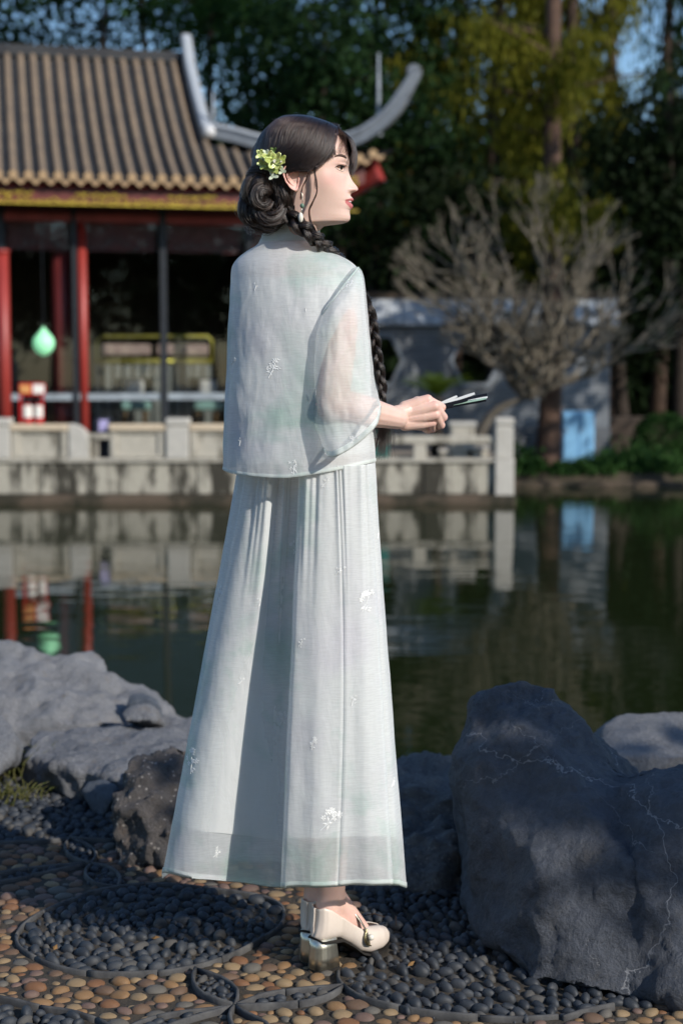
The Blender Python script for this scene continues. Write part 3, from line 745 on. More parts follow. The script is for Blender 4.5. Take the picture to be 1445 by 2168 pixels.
# cypresses over the garden wall
for i, (px, Y, n, sp, zl, lab) in enumerate([
    (876, 31, 5200, 1.5, 2.8, 'cypress tree beside the upswept roof corner'),
    (955, 35, 6000, 1.9, 2.5, 'cypress tree behind the first hexagonal opening'),
    (1040, 30, 7500, 1.8, 2.6, 'cypress tree behind the second hexagonal opening'),
    (1105, 34, 7500, 1.8, 2.2, 'cypress tree behind the crown of the bare tree'),
    (1190, 29, 7500, 1.7, 2.4, 'cypress tree rising behind the blue cabinet'),
    (1285, 32, 6500, 1.7, 2.0, 'cypress tree behind the end of the brick wall'),
    (1385, 30, 5000, 1.7, 1.6, 'dark cypress tree behind the low brown wall'),
    (1480, 35, 4500, 1.8, 1.5, 'cypress tree far behind the low brown wall')]):
    cypress_tree(px, Y, lab, 100 + i, n, 15, 0.16 + 0.02*(i % 3), zl, sp, M_CYP if px < 1330 else M_DARKLEAF)
root = thing('cypress_tree', 'tall cypress with reddish trunk standing before the brick wall beside the blue cabinet', 'tree', (W(1160, 960, 23.4).x, 23.4, -0.36), 'cypress trees behind the garden')
rng = np.random.default_rng(55)
bx = W(1160, 960, 23.4).x
m = MB(); zz = [(-0.45, 0.30), (-0.2, 0.215), (0.2, 0.185), (1.0, 0.165), (2.5, 0.15), (5, 0.13), (9, 0.09), (13, 0.03)]
m.tube([(bx + 0.05*math.sin(z*0.7) + 0.06*(z > 1)*0, 23.4, z) for z, r in zz], [r for z, r in zz], 12); tips = []
for j in range(30):
    z = rng.uniform(3.0, 12.5); a = rng.uniform(0, 6.28); L = rng.uniform(0.8, 1.7)
    q = [Vector((bx, 23.4, z)) + Vector((math.cos(a)*L*f, math.sin(a)*L*f, 0.3*L*f)) for f in (0, .5, 1)]; m.tube(q, [0.045, 0.03, 0.012], 5); tips.append(q)
m.build('trunk', plain('red_cypress_bark', (0.095, 0.058, 0.042), 0.95, 0.35, 5, 0.7), root, True)
C = []; D = []
for q in tips:
    f = rng.uniform(0.05, 1.15, 420); b_ = np.array(q[0]) + (np.array(q[-1]) - np.array(q[0]))*f[:, None]
    off = rng.normal(0, 0.16, (420, 3)); off[:, 2] = -np.abs(rng.normal(0, 0.4, 420)); C.append(b_ + off); d = rng.normal(0, 0.28, (420, 3)); d[:, 2] = -1; D.append(d)
link(bpy.data.objects.new('crown', leaf_mesh('crown', np.concatenate(C), np.concatenate(D), 0.05, 0.2, M_CYP, rng)), root)
# leafy trees behind the pavilion
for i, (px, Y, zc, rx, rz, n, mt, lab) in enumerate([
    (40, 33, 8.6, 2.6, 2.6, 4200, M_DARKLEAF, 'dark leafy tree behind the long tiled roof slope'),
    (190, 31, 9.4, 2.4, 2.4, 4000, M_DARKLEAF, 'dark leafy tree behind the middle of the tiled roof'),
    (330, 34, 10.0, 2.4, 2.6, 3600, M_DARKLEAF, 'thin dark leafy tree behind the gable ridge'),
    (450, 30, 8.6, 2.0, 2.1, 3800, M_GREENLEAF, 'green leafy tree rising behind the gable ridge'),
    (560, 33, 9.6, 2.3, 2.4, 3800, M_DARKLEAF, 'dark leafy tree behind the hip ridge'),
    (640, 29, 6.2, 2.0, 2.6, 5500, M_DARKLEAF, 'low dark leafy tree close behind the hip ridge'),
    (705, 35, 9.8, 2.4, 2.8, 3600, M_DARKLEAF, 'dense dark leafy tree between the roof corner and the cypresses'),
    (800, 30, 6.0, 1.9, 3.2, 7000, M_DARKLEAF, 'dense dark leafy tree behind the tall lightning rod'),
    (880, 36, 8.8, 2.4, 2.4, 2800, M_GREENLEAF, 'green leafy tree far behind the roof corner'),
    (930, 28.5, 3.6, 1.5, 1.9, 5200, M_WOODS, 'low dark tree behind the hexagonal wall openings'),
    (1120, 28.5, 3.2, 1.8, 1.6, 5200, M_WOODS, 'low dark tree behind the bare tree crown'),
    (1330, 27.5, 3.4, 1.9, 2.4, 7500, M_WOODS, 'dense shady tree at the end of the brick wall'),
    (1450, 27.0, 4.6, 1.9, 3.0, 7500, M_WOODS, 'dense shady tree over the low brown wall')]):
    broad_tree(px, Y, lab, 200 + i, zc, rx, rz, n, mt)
# far wood that closes the view between the trunks
rng = np.random.default_rng(9)
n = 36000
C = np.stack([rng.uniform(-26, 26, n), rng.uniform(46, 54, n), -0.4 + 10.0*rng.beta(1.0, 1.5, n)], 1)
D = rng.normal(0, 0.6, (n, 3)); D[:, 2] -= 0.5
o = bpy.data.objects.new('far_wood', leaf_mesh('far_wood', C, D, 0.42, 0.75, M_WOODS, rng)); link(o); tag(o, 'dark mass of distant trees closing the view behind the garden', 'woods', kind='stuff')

# ------------------------------------------------------------------ bare tree with a dome of stubby grey twigs
M_TWIG = plain('grey_twig_bark', (0.19, 0.165, 0.125), 0.9, 0.35, 9, 0.4); M_TWIGT = plain('grey_trunk_bark', (0.11, 0.095, 0.075), 0.9, 0.4, 9, 0.6)
def bare_tree():
    rng = np.random.default_rng(21); Y0 = 21.7
    root_pts = [W(1006, 958, Y0), W(1018, 915, Y0), W(1052, 868, Y0), W(1112, 842, Y0)]
    base = Vector(root_pts[0]); base.z = 0.0
    t = thing('bare_tree', 'leafless dome shaped tree with a tangle of stubby grey twigs', 'tree', base)
    nodes = [np.array(p) for p in bezier(root_pts, 4)]; parent = [-1] + list(range(len(nodes) - 1))
    fork = len(nodes) - 1
    def chain(frm, pts):
        prev = frm
        for p in pts: nodes.append(np.array(p)); parent.append(prev); prev = len(nodes) - 1
        return prev
    limbs = [[(1075, 800), (1062, 740), (1030, 690), (985, 640)], [(1150, 790), (1170, 720), (1165, 640), (1150, 560)], [(1160, 800), (1215, 760), (1270, 700), (1310, 640)],
             [(1080, 790), (1020, 760), (1000, 700), (930, 650)], [(1120, 780), (1100, 700), (1080, 600), (1060, 520)], [(1175, 815), (1250, 790), (1330, 740), (1380, 690)], [(1160, 780), (1195, 700), (1225, 610), (1245, 530)], [(1085, 770), (1040, 680), (1000, 600), (960, 530)]]
    for li, L in enumerate(limbs):
        yo = [0.1, -0.4, 0.5, -0.5, 0.6, 0.1, 0.3, 0.4][li]
        pts = [W(px, py, Y0 + yo*(k + 1)/4) for k, (px, py) in enumerate(L)]
        chain(fork, bezier([Vector(nodes[fork])] + pts, 4)[1:])
    c = np.array(W(1120, 700, Y0)); dims = np.array([2.12, 1.6, 2.2])
    arr = [np.array(p) for p in nodes]; par = list(parent); rad = []
    nb0 = len(arr); limb_ends = [i for i in range(nb0) if i not in par and i > 0]; nd = {}
    rad = [0.0]*nb0
    for i in range(nb0): rad[i] = 0.125 - 0.008*i if i <= fork else 0.0
    for i in range(fork + 1, nb0): rad[i] = max(0.018, rad[par[i]]*0.93 if par[i] > fork else 0.062)
    def grow(i, d, L, depth):
        if depth == 0: return
        nk = 2 if rng.uniform() < 0.82 else 3
        for k in range(nk):
            an = rng.uniform(0.28, 0.72); ax = rng.normal(size=3); ax -= d*ax.dot(d); ax /= np.linalg.norm(ax)
            nd_ = d*math.cos(an) + ax*math.sin(an); out = (arr[i] - c + np.array([0, 0, 0.9]))/dims; out /= max(np.linalg.norm(out), 1e-6)
            nd_ = nd_ + 0.22*out; nd_[2] += 0.10; nd_ /= np.linalg.norm(nd_); LL = L*rng.uniform(0.7, 1.25)
            q = arr[i] + nd_*LL
            if np.linalg.norm((q - c)/dims) > 1.0 or q[2] < c[2] - 0.5:
                LL *= 0.45; q = arr[i] + nd_*LL
                if np.linalg.norm((q - c)/dims) > 1.06: continue
            mid = (arr[i] + q)/2 + rng.normal(0, 0.018, 3)*LL*3
            r_ = max(0.0028, rad[i]*rng.uniform(0.58, 0.76))
            arr.append(mid); par.append(i); rad.append(r_); arr.append(q); par.append(len(arr) - 2); rad.append(r_*0.93)
            grow(len(arr) - 1, nd_, L*0.80, depth - 1)
    for i in limb_ends: grow(i, unit((arr[i] - arr[par[i]])[None])[0], 0.42, 6)
    for i in range(fork + 5, nb0, 2):
        if i in limb_ends: continue
        d0 = unit(rng.normal(size=(1, 3)) + 1.2*(arr[i] - c)[None]/dims)[0]; d0[2] = abs(d0[2])*0.6 + 0.25; grow(i, unit(d0[None])[0], 0.34, 4)
    arr = np.array(arr); cnt = len(arr); rad = np.array(rad)
    kids = set(par); desc = np.array([2 if i in kids else 1 for i in range(cnt)])
    def build(idx, name, mat):
        V = []; F = []; nn = 5; b = 0
        for i in idx:
            if par[i] < 0: continue
            p, q = arr[par[i]], arr[i]; d = q - p; L = np.linalg.norm(d)
            if L < 1e-5: continue
            d = d/L; u = np.cross(d, [0.3, 0.1, 0.95]); u /= max(np.linalg.norm(u), 1e-6); w = np.cross(d, u)
            r0, r1 = min(rad[par[i]], rad[i]*1.3), rad[i]
            for pp, r in ((p - d*r0*0.3, r0), (q, r1)):
                for k in range(nn):
                    an = 2*math.pi*k/nn; V.append(pp + (u*math.cos(an) + w*math.sin(an))*r)
            for k in range(nn): F.append((b + k, b + (k+1) % nn, b + nn + (k+1) % nn, b + nn + k))
            b += 2*nn
        link(bpy.data.objects.new(name, np_mesh(name, V, F, mat, True)), t)
    build(range(nb0), 'trunk', M_TWIGT)
    build(range(nb0, cnt), 'branches', M_TWIG)
    # a few last leaves
    tip = np.array([i for i in range(cnt) if desc[i] == 1]); s = rng.choice(tip, 60); C = arr[s]; C = C[C[:, 0] < c[0]]
    link(bpy.data.objects.new('leaves', leaf_mesh('leaves', C, rng.normal(0, 1, (len(C), 3)), 0.035, 0.09, M_GREENLEAF, rng)), t)
bare_tree()
# ------------------------------------------------------------------ sago palm behind the rail
def sago():
    rng = np.random.default_rng(4); c = W(925, 838, 21.3)
    t = thing('sago_palm', 'small green sago palm with arching fronds behind the stone rail', 'palm', (c.x, c.y, 0))
    m = MB(); m.tube([(c.x, c.y, 0.0), (c.x, c.y, c.z*0.5), (c.x + 0.02, c.y, c.z - 0.02)], [0.10, 0.075, 0.06], 9); m.build('stem', M_BARKD, t, True)
    mt = leaf_mat('sago_leaf', (0.05, 0.11, 0.012), (0.09, 0.16, 0.015), (0.14, 0.17, 0.02), 0.3, 4)
    for k in range(17):
        a = 2*math.pi*k/17 + rng.uniform(-.15, .15); L = rng.uniform(0.45, 0.62); el = rng.uniform(0.5, 1.25)
        pts = [c + Vector((math.cos(a)*L*s*math.cos(el*(1 - 0.5*s)), math.sin(a)*L*s*math.cos(el*(1 - .5*s)), L*s*math.sin(el)*(1 - 0.42*s))) for s in np.linspace(0, 1, 9)]
        fm = MB(); fm.tube(pts, [0.012*(1 - 0.8*i/8) for i in range(9)], 4)
        for i in range(1, 9):
            p = pts[i]; d = (pts[i] - pts[i-1]).normalized(); sd = d.cross(Vector((0, 0, 1))).normalized()
            for sg in (-1, 1):
                for jj in (0, 0.5):
                    pp = p - d*0.07*jj; tp = pp + (sd*sg*0.8 + d*0.6 + Vector((0, 0, -0.12))).normalized()*0.15*(1.1 - abs(i/8 - 0.45)); w = d*0.011
                    fm.add([pp - w, pp + w, tp], [(0, 1, 2)])
        fm.build('frond', mt, t)
sago()
# ------------------------------------------------------------------ ground cover and shrub on the far bank
rng = np.random.default_rng(14)
n = 9000; C = np.stack([rng.uniform(tx(1086) + 0.15, 7.5, n), 22.75 + rng.beta(1.2, 2.0, n)*2.0, np.zeros(n)], 1)
C[:, 2] = -0.36 + np.abs(rng.normal(0, 1, n))*0.11*(1 + 0.6*np.sin(C[:, 0]*3.1))
D = rng.normal(0, 0.6, (n, 3)); D[:, 2] += 0.8
o = bpy.data.objects.new('ground_cover', leaf_mesh('ground_cover', C, D, 0.05, 0.12, M_GREENLEAF, rng)); link(o); tag(o, 'low green ground cover along the far pond bank', 'ground cover', kind='stuff')
c = W(1405, 918, 24.6); root = thing('round_shrub', 'rounded dark green shrub in front of the low brown wall', 'shrub', (c.x, c.y, -0.36))
n = 3500; q = unit(rng.normal(size=(n, 3)))*rng.uniform(0.55, 1.0, (n, 1))**0.5*np.array([0.52, 0.45, 0.42]); C = q + np.array([c.x, c.y, 0.1])
link(bpy.data.objects.new('foliage', leaf_mesh('foliage', C, q + rng.normal(0, .5, (n, 3)), 0.035, 0.07, M_GREENLEAF, rng)), root)
MB().tube([(c.x, c.y, -0.4), (c.x, c.y, 0.2)], [0.04, 0.02], 6).build('stem', M_BARKD, root)
# tall trees on the sunny side, out of frame, that shade the far bank
for i, (x, y) in enumerate([(9.4, 18.7), (15.5, 24.5)]):
    rngt = np.random.default_rng(300 + i)
    root = thing('leafy_tree', ['broad shade tree on the bank, trunk beside the pond', 'broad shade tree behind the pond corner', 'broad shade tree set back from the pond corner', 'broad shade tree at the far side of the bank'][i], 'tree', (x, y, -0.4), 'shade trees on the bank')
    m, pts, tips = trunk_mesh((x, y, -0.6), 8.0, 0.22, rngt, 0.4, None, 12, 0.4, 2.2); m.build('trunk', M_BARKD, root, True)
    n = 1700; k = 30; cl = unit(rngt.normal(size=(k, 3)))*rngt.uniform(0.3, 1.0, (k, 1))*np.array([2.7, 2.7, 2.6]) + np.array([x, y, 6.6])
    C = cl[rngt.integers(0, k, n)] + rngt.normal(0, 0.45, (n, 3)); D = rngt.normal(0, 1, (n, 3))
    link(bpy.data.objects.new('crown', leaf_mesh('crown', C, D, 0.16, 0.24, M_DARKLEAF, rngt)), root)
# trees on the near bank behind the viewer, mirrored in the pavilion glass
for i, (x, y) in enumerate([(1.5, -11), (5.5, -13), (9.0, -11), (-3.5, -12.5), (12.5, -15)]):
    rngt = np.random.default_rng(400 + i)
    root = thing('leafy_tree', ['tall garden tree on the near lawn by the path', 'tall garden tree in the middle of the near lawn', 'tall garden tree behind the pebble paving', 'tall garden tree at the end of the near lawn', 'tall garden tree on the open side of the near lawn'][i], 'tree', (x, y, -0.1), 'trees on the near bank')
    m, pts, tips = trunk_mesh((x, y, -0.1), 7.0, 0.2, rngt, 0.4, None, 12, 0.35, 2.2); m.build('trunk', M_BARKD, root, True)
    n = 4200; k = 30; cl = unit(rngt.normal(size=(k, 3)))*rngt.uniform(0.3, 1.0, (k, 1))*np.array([2.9, 2.5, 3.1]) + np.array([x, y, 4.6])
    C = cl[rngt.integers(0, k, n)] + rngt.normal(0, 0.5, (n, 3)); D = rngt.normal(0, 1, (n, 3))
    link(bpy.data.objects.new('crown', leaf_mesh('crown', C, D, 0.22, 0.34, M_DARKLEAF, rngt)), root)

# unseen tree added beside the viewer, crown shaped to shade the dark boulder
rngt = np.random.default_rng(450); x, y = 5.1, 0.1
root = thing('leafy_tree', 'unseen slender tree added to shade the dark veined boulder', 'tree', (x, y, -0.05), 'trees on the near bank')
m = MB(); m.tube(bezier([(x + 0.3, y, -0.1), (x + 0.25, y, 1.2), (x, y - 0.05, 2.4), (x - 0.5, y - 0.1, 3.1)], 5), list(np.linspace(0.10, 0.03, 16)), 8); m.build('trunk', M_BARKD, root, True)
n = 1700; cl = unit(rngt.normal(size=(16, 3)))*rngt.uniform(0.2, 1.0, (16, 1))*np.array([0.50, 0.50, 0.50]) + np.array([4.58, 0.0, 3.02])
C = cl[rngt.integers(0, 16, n)] + rngt.normal(0, 0.16, (n, 3))
link(bpy.data.objects.new('crown', leaf_mesh('crown', C, rngt.normal(0, 1, (n, 3)), 0.09, 0.15, M_DARKLEAF, rngt)), root)

# =================================================================== NEAR BANK: PAVING, PEBBLES, ROCKS
def mortar_material():
    t = NT('paving_mortar'); n = t.noise(40, 5, 0.7); b = t.noise(5, 4, 0.6)
    t.base(t.mix(t.ramp(b, [(0.35, 0.0), (0.7, 1.0)]), t.ramp(n, [(0.3, (0.022, 0.018, 0.013)), (0.7, (0.085, 0.066, 0.045))]), (0.045, 0.036, 0.026)))
    t.set(Roughness=0.95); t.bump(n, 0.8, 0.012); return t.m
xs = np.linspace(-1.9, 1.9, 150); ys = np.linspace(1.6, 4.6, 120); X, Y = np.meshgrid(xs, ys)
Z = np.array([noise.noise(Vector((a*9, b*9, 0.3))) for a, b in zip(X.ravel(), Y.ravel())])*0.004 - 0.006
i = np.arange(119*149); a = (i//149)*150 + i % 149
paving = bpy.data.objects.new('paving', np_mesh('paving', np.stack([X.ravel(), Y.ravel(), Z], 1), np.stack([a, a+1, a+151, a+150], 1), mortar_material(), True))
link(paving); tag(paving, kind='structure')
# --- edging tiles set on edge: outlines surveyed on the ground
def gpath(pts, n=6): return bezier([G(x, y, 0.0) for x, y in pts], n)
RING = [(35, 1982), (48, 1962), (80, 1938), (130, 1915), (190, 1893), (250, 1881), (330, 1873), (400, 1877), (480, 1889), (550, 1899), (590, 1915), (601, 1935), (594, 1958), (560, 1985), (500, 2019), (420, 2045), (330, 2060), (210, 2063), (120, 2047), (60, 2020), (38, 2000), (35, 1982)]
EDGES = [RING,
    [(147, 1776), (138, 1795), (152, 1817), (192, 1831)], [(147, 1776), (183, 1788), (204, 1808), (192, 1831)],
    [(192, 1833), (180, 1850), (200, 1872), (249, 1881)], [(192, 1833), (228, 1838), (254, 1858), (249, 1881)],
    [(-160, 1800), (-60, 1788), (60, 1784), (147, 1778)], [(147, 1778), (190, 1780), (250, 1783)],
    [(-160, 1890), (-60, 1866), (60, 1841), (176, 1830)], [(-160, 1905), (-60, 1880), (60, 1857), (176, 1832)],
    [(414, 2054), (408, 2076), (428, 2108), (492, 2131)], [(414, 2054), (462, 2068), (502, 2096), (497, 2131)],
    [(-180, 2118), (-60, 2110), (15, 2118), (80, 2134), (160, 2146), (232, 2175), (270, 2215)],
    [(225, 2215), (270, 2178), (350, 2150), (492, 2133)], [(240, 2250), (330, 2188), (410, 2158), (492, 2135)],
    [(500, 2131), (560, 2108), (640, 2096), (726, 2089)], [(500, 2133), (620, 2127), (690, 2112), (726, 2091)],
    [(716, 2058), (716, 2074), (727, 2090)],
    [(727, 2090), (760, 2113), (830, 2133), (940, 2150), (1080, 2158), (1182, 2153)], [(1190, 2158), (1240, 2142), (1300, 2130)],
    [(497, 2135), (525, 2150), (570, 2175), (590, 2215)], [(495, 2135), (486, 2155), (500, 2195)]]
t = NT('edging_tile_clay'); n_ = t.noise(25, 4, 0.6); t.base(t.ramp(n_, [(0.3, (0.035, 0.035, 0.037)), (0.7, (0.10, 0.098, 0.095))])); t.set(Roughness=0.85); t.bump(n_, 0.4, 0.006); M_EDGE = t.m
strip_pts = []
def edging(path):
    """tiles of about 14 cm, each its own piece"""
    L = [0.0]
    for p, q in zip(path, path[1:]): L.append(L[-1] + (q - p).length)
    nt_ = max(1, round(L[-1]/0.15)); arr = np.array(path)
    for k in range(nt_):
        s = np.linspace(L[-1]*k/nt_ + 0.0015, L[-1]*(k+1)/nt_ - 0.0015, 7)
        pts = [Vector([np.interp(x, L, arr[:, c]) for c in range(3)]) for x in s]
        h = random.uniform(-0.001, 0.0035); rings = []
        for j, p in enumerate(pts):
            d = (pts[min(j+1, 6)] - pts[max(j-1, 0)]).normalized(); sd = Vector((-d.y, d.x, 0))
            w = 0.0036
            rings.append([p + sd*w + Vector((0, 0, -0.03)), p - sd*w + Vector((0, 0, -0.03)), p - sd*w + Vector((0, 0, 0.003 + h)), p - sd*w*0.5 + Vector((0, 0, 0.006 + h)), p + sd*w*0.5 + Vector((0, 0, 0.006 + h)), p + sd*w + Vector((0, 0, 0.003 + h))])
        MB().loft(rings).build('edging_tile', M_EDGE, paving, True)
        strip_pts.extend([(p.x, p.y) for p in pts])
for e in EDGES: edging(gpath(e))
SP_ARR = np.array(strip_pts)
def poly2(pts, n=6): return np.array([(p.x, p.y) for p in gpath(pts, n)])
def inside(poly, x, y):
    c = False; j = len(poly) - 1
    for i in range(len(poly)):
        if (poly[i][1] > y) != (poly[j][1] > y) and x < (poly[j][0]-poly[i][0])*(y-poly[i][1])/(poly[j][1]-poly[i][1]) + poly[i][0]: c = not c
        j = i
    return c
def raw(pts): return np.array([(G(x, y).x, G(x, y).y) for x, y in pts])
DARK = [poly2(RING), np.concatenate([poly2(EDGES[1]), poly2(EDGES[2])[::-1]]), np.concatenate([poly2(EDGES[3]), poly2(EDGES[4])[::-1]]),
        np.concatenate([poly2(EDGES[9]), poly2(EDGES[10])[::-1]]), np.concatenate([poly2(EDGES[14]), poly2(EDGES[15])[::-1]]), np.concatenate([poly2(EDGES[7]), poly2(EDGES[8])[::-1]]),
        raw([(-300, 1810), (-60, 1788), (60, 1784), (147, 1778), (260, 1783), (420, 1790), (420, 1560), (-300, 1560)]),
        raw([(727, 2090), (760, 2113), (830, 2133), (940, 2150), (1080, 2158), (1182, 2153), (1290, 2131), (1900, 2080), (1900, 1700), (640, 1700), (745, 1880), (760, 1935), (790, 2010), (718, 2060)]),
        raw([(-180, 2118), (-60, 2110), (15, 2118), (80, 2134), (160, 2146), (232, 2175), (270, 2215), (270, 2400), (-300, 2400)]),
        np.concatenate([poly2(EDGES[12]), poly2(EDGES[13])[::-1]])]
def peb_mat(name, c, d, rough=0.55):
    t = NT(name); oi = t.n('ShaderNodeObjectInfo')
    n = t.noise(35, 5, 0.65); g = t.noise(9, 3, 0.6)
    col = t.mix(t.ramp(g, [(0.3, 0.0), (0.75, 1.0)]), c, d)
    dirt = t.ramp(n, [(0.55, 0.0), (0.8, 0.6)])
    t.base(t.mix(dirt, col, tuple(x*0.45 for x in c))); t.set(Roughness=rough + 0.15); t.bump(t.noise(120, 4, 0.7), 0.25, 0.003); return t.m
TANS = [peb_mat('ochre_pebble', (0.25, 0.145, 0.065), (0.17, 0.095, 0.042)), peb_mat('sand_pebble', (0.28, 0.195, 0.105), (0.20, 0.135, 0.07)), peb_mat('rust_pebble', (0.20, 0.095, 0.042), (0.14, 0.065, 0.03)),
        peb_mat('brown_pebble', (0.14, 0.085, 0.05), (0.10, 0.06, 0.038)), peb_mat('rose_pebble', (0.17, 0.105, 0.08), (0.12, 0.078, 0.06)), peb_mat('grey_pebble', (0.13, 0.115, 0.095), (0.085, 0.078, 0.065))]
DARKS = [peb_mat('slate_pebble', (0.042, 0.048, 0.056), (0.026, 0.03, 0.037), 0.5), peb_mat('blue_black_pebble', (0.032, 0.038, 0.046), (0.02, 0.023, 0.028), 0.45), peb_mat('smoke_pebble', (0.085, 0.08, 0.072), (0.055, 0.053, 0.05), 0.6)]
ALLP = TANS + DARKS
def pebble_shape(seed):
    bm = bmesh.new(); bmesh.ops.create_icosphere(bm, subdivisions=2, radius=1.0); r = random.Random(seed)
    off = Vector((r.uniform(0, 50), r.uniform(0, 50), r.uniform(0, 50)))
    for v in bm.verts:
        n = noise.noise(v.co*0.9 + off)
        c = v.co*(1 + 0.22*n); c.x = math.copysign(abs(c.x)**0.92, c.x); v.co = c
    vs = np.array([v.co[:] for v in bm.verts]); fs = np.array([[v.index for v in f.verts] for f in bm.faces]); bm.free(); return vs, fs
SHAPES = [pebble_shape(k) for k in range(7)]
rp = random.Random(77); cells = {}; pebs = []
def region(x, y):
    for k, d in enumerate(DARK):
        if inside(d, x, y): return k
    return -1
for it_ in range(52000):
    x = rp.uniform(-1.2, 1.2); y = rp.uniform(2.4, 4.6)
    if abs(x) > 0.95 and rp.random() < 0.35: continue
    reg = region(x, y); dark = reg >= 0; small = reg in (1, 2, 3, 4, 5, 9)
    r = (0.0145 if dark else 0.0178)*rp.uniform(0.82, 1.22)*(0.72 if small else 1.0)*(1.0 if it_ < 22000 else 0.62)
    if np.min((SP_ARR[:, 0]-x)**2 + (SP_ARR[:, 1]-y)**2) < (r*0.75 + 0.004)**2: continue
    ci, cj = int(x/0.05), int(y/0.05); ok = True
    for a in (-1, 0, 1):
        for b in (-1, 0, 1):
            for (px_, py_, pr, *_r) in cells.get((ci+a, cj+b), ()):
                if (px_-x)**2 + (py_-y)**2 < ((pr + r)*0.86)**2: ok = False; break
            if not ok: break
        if not ok: break
    if not ok: continue
    if dark:
        if reg == 0:
            c0 = G(330, 1968); ang = math.atan2(y - c0.y, x - c0.x) + math.pi/2 + rp.gauss(0.5, 0.4)
        else: ang = rp.gauss(-0.9 if reg == 7 else 0.3, 0.6)
        sc = (r*rp.uniform(1.05, 1.35), r*rp.uniform(0.66, 0.85), r*rp.uniform(0.75, 1.15)); tilt = rp.gauss(0, 0.30); z = -0.006 + rp.uniform(-0.003, 0.004)
        mi = 6 + rp.choices([0, 1, 2], [5, 4, 2 if reg == 6 else 1])[0]
    else:
        ang = rp.gauss(0.1, 0.35); sc = (r*rp.uniform(1.0, 1.22), r*rp.uniform(0.76, 0.95), r*rp.uniform(0.5, 0.68)); tilt = rp.gauss(0, 0.08); z = -0.0075 + rp.uniform(-0.003, 0.002)
        mi = rp.choices(range(6), [5, 5, 3, 4, 3, 1.5])[0]
        if y > 3.35 and x < -0.35: mi = rp.choices(range(6), [3, 2, 2, 5, 5, 3])[0]
    rec = (x, y, r, z, sc, ang, tilt, mi, rp.randrange(7)); cells.setdefault((ci, cj), []).append(rec); pebs.append(rec)
def vis(rec):
    u, v = PIX((rec[0], rec[1], 0.0))
    if not (0 < u < 1445 and 0 < v < 2168): return 0
    if 345 < u < 860 and v < 1860: return 0
    if u > 975 and v < 2085 + (u - 1100)*0.19: return 0
    if v < 1700: return 0
    return rec[2]/rec[1]
order = sorted(range(len(pebs)), key=lambda k: -vis(pebs[k])); top = set(order[:300])
PM = {}
allv = []; allf = []; allm = []; nb = 0
for k, rec in enumerate(pebs):
    x, y, r, z, sc, ang, tilt, mi, sh = rec
    M = Matrix.Translation((x, y, z)) @ Matrix.Rotation(ang, 4, 'Z') @ Matrix.Rotation(tilt, 4, 'Y') @ Matrix.Diagonal((*sc, 1))
    if k in top:
        if (sh, mi) not in PM: PM[(sh, mi)] = np_mesh('pebble', SHAPES[sh][0]*0.03, SHAPES[sh][1], ALLP[mi], True)
        o = bpy.data.objects.new('pebble', PM[(sh, mi)]); COL.objects.link(o); o.parent = paving
        o.matrix_local = M @ Matrix.Diagonal((1/0.03, 1/0.03, 1/0.03, 1))
    else:
        A = np.array(M); V = SHAPES[sh][0] @ A[:3, :3].T + A[:3, 3]
        allv.append(V); allf.append(SHAPES[sh][1] + nb); allm.append(np.full(len(SHAPES[sh][1]), mi)); nb += len(V)
me = np_mesh('pebbles', np.concatenate(allv), np.concatenate(allf), None, True)
for mm in ALLP: me.materials.append(mm)
me.polygons.foreach_set('material_index', np.concatenate(allm).astype(np.int32))
o = bpy.data.objects.new('pebble_field', me); link(o, paving); o['kind'] = 'stuff'

# ------------------------------------------------------------------ rocks
def hull_mesh(groups):
    out = []
    bm = bmesh.new()
    for pts in groups:
        b2 = bmesh.new(); vs = [b2.verts.new(p) for p in pts]; r = bmesh.ops.convex_hull(b2, input=vs)
        bmesh.ops.delete(b2, geom=[v for v in b2.verts if not v.link_faces], context='VERTS')
        tmp = bpy.data.meshes.new('t'); b2.to_mesh(tmp); b2.free(); bm.from_mesh(tmp); bpy.data.meshes.remove(tmp)
    me = bpy.data.meshes.new('hull'); bm.to_mesh(me); bm.free(); return me
def rock(name, label, groups, mat, voxel=0.014, amp=0.03, freq=5.0, fine=0.006, ffreq=30.0, seed=0, smooth=4, ridged=0.0, facet=0.0):
    me = remesh(hull_mesh(groups), voxel, smooth)
    v, tr = mesh_arrays(me); nrm = np.empty(len(v)*3, np.float32); me.vertices.foreach_get('normal', nrm); nrm = nrm.reshape(-1, 3)
    off = Vector((seed*3.1, seed*1.7, seed*5.3)); d = np.empty(len(v))
    for i, p in enumerate(v):
        q = Vector(p.tolist()); h = amp*noise.fractal(q*freq + off, 0.9, 2.0, 4) + fine*noise.fractal(q*ffreq + off, 0.8, 2.1, 3)
        if ridged: h -= ridged*abs(noise.noise(q*freq*1.7 + off*2))
        if facet: h += facet*(noise.voronoi(q*freq*1.1 + off)[0][0] - 0.45)
        d[i] = h
    v = v + nrm*d[:, None]
    me.vertices.foreach_set('co', v.astype(np.float32).ravel()); me.update()
    me.polygons.foreach_set('use_smooth', np.ones(len(me.polygons), bool)); me.materials.clear(); me.materials.append(mat)
    o = bpy.data.objects.new(name, me); link(o); tag(o, label, 'rock'); return o
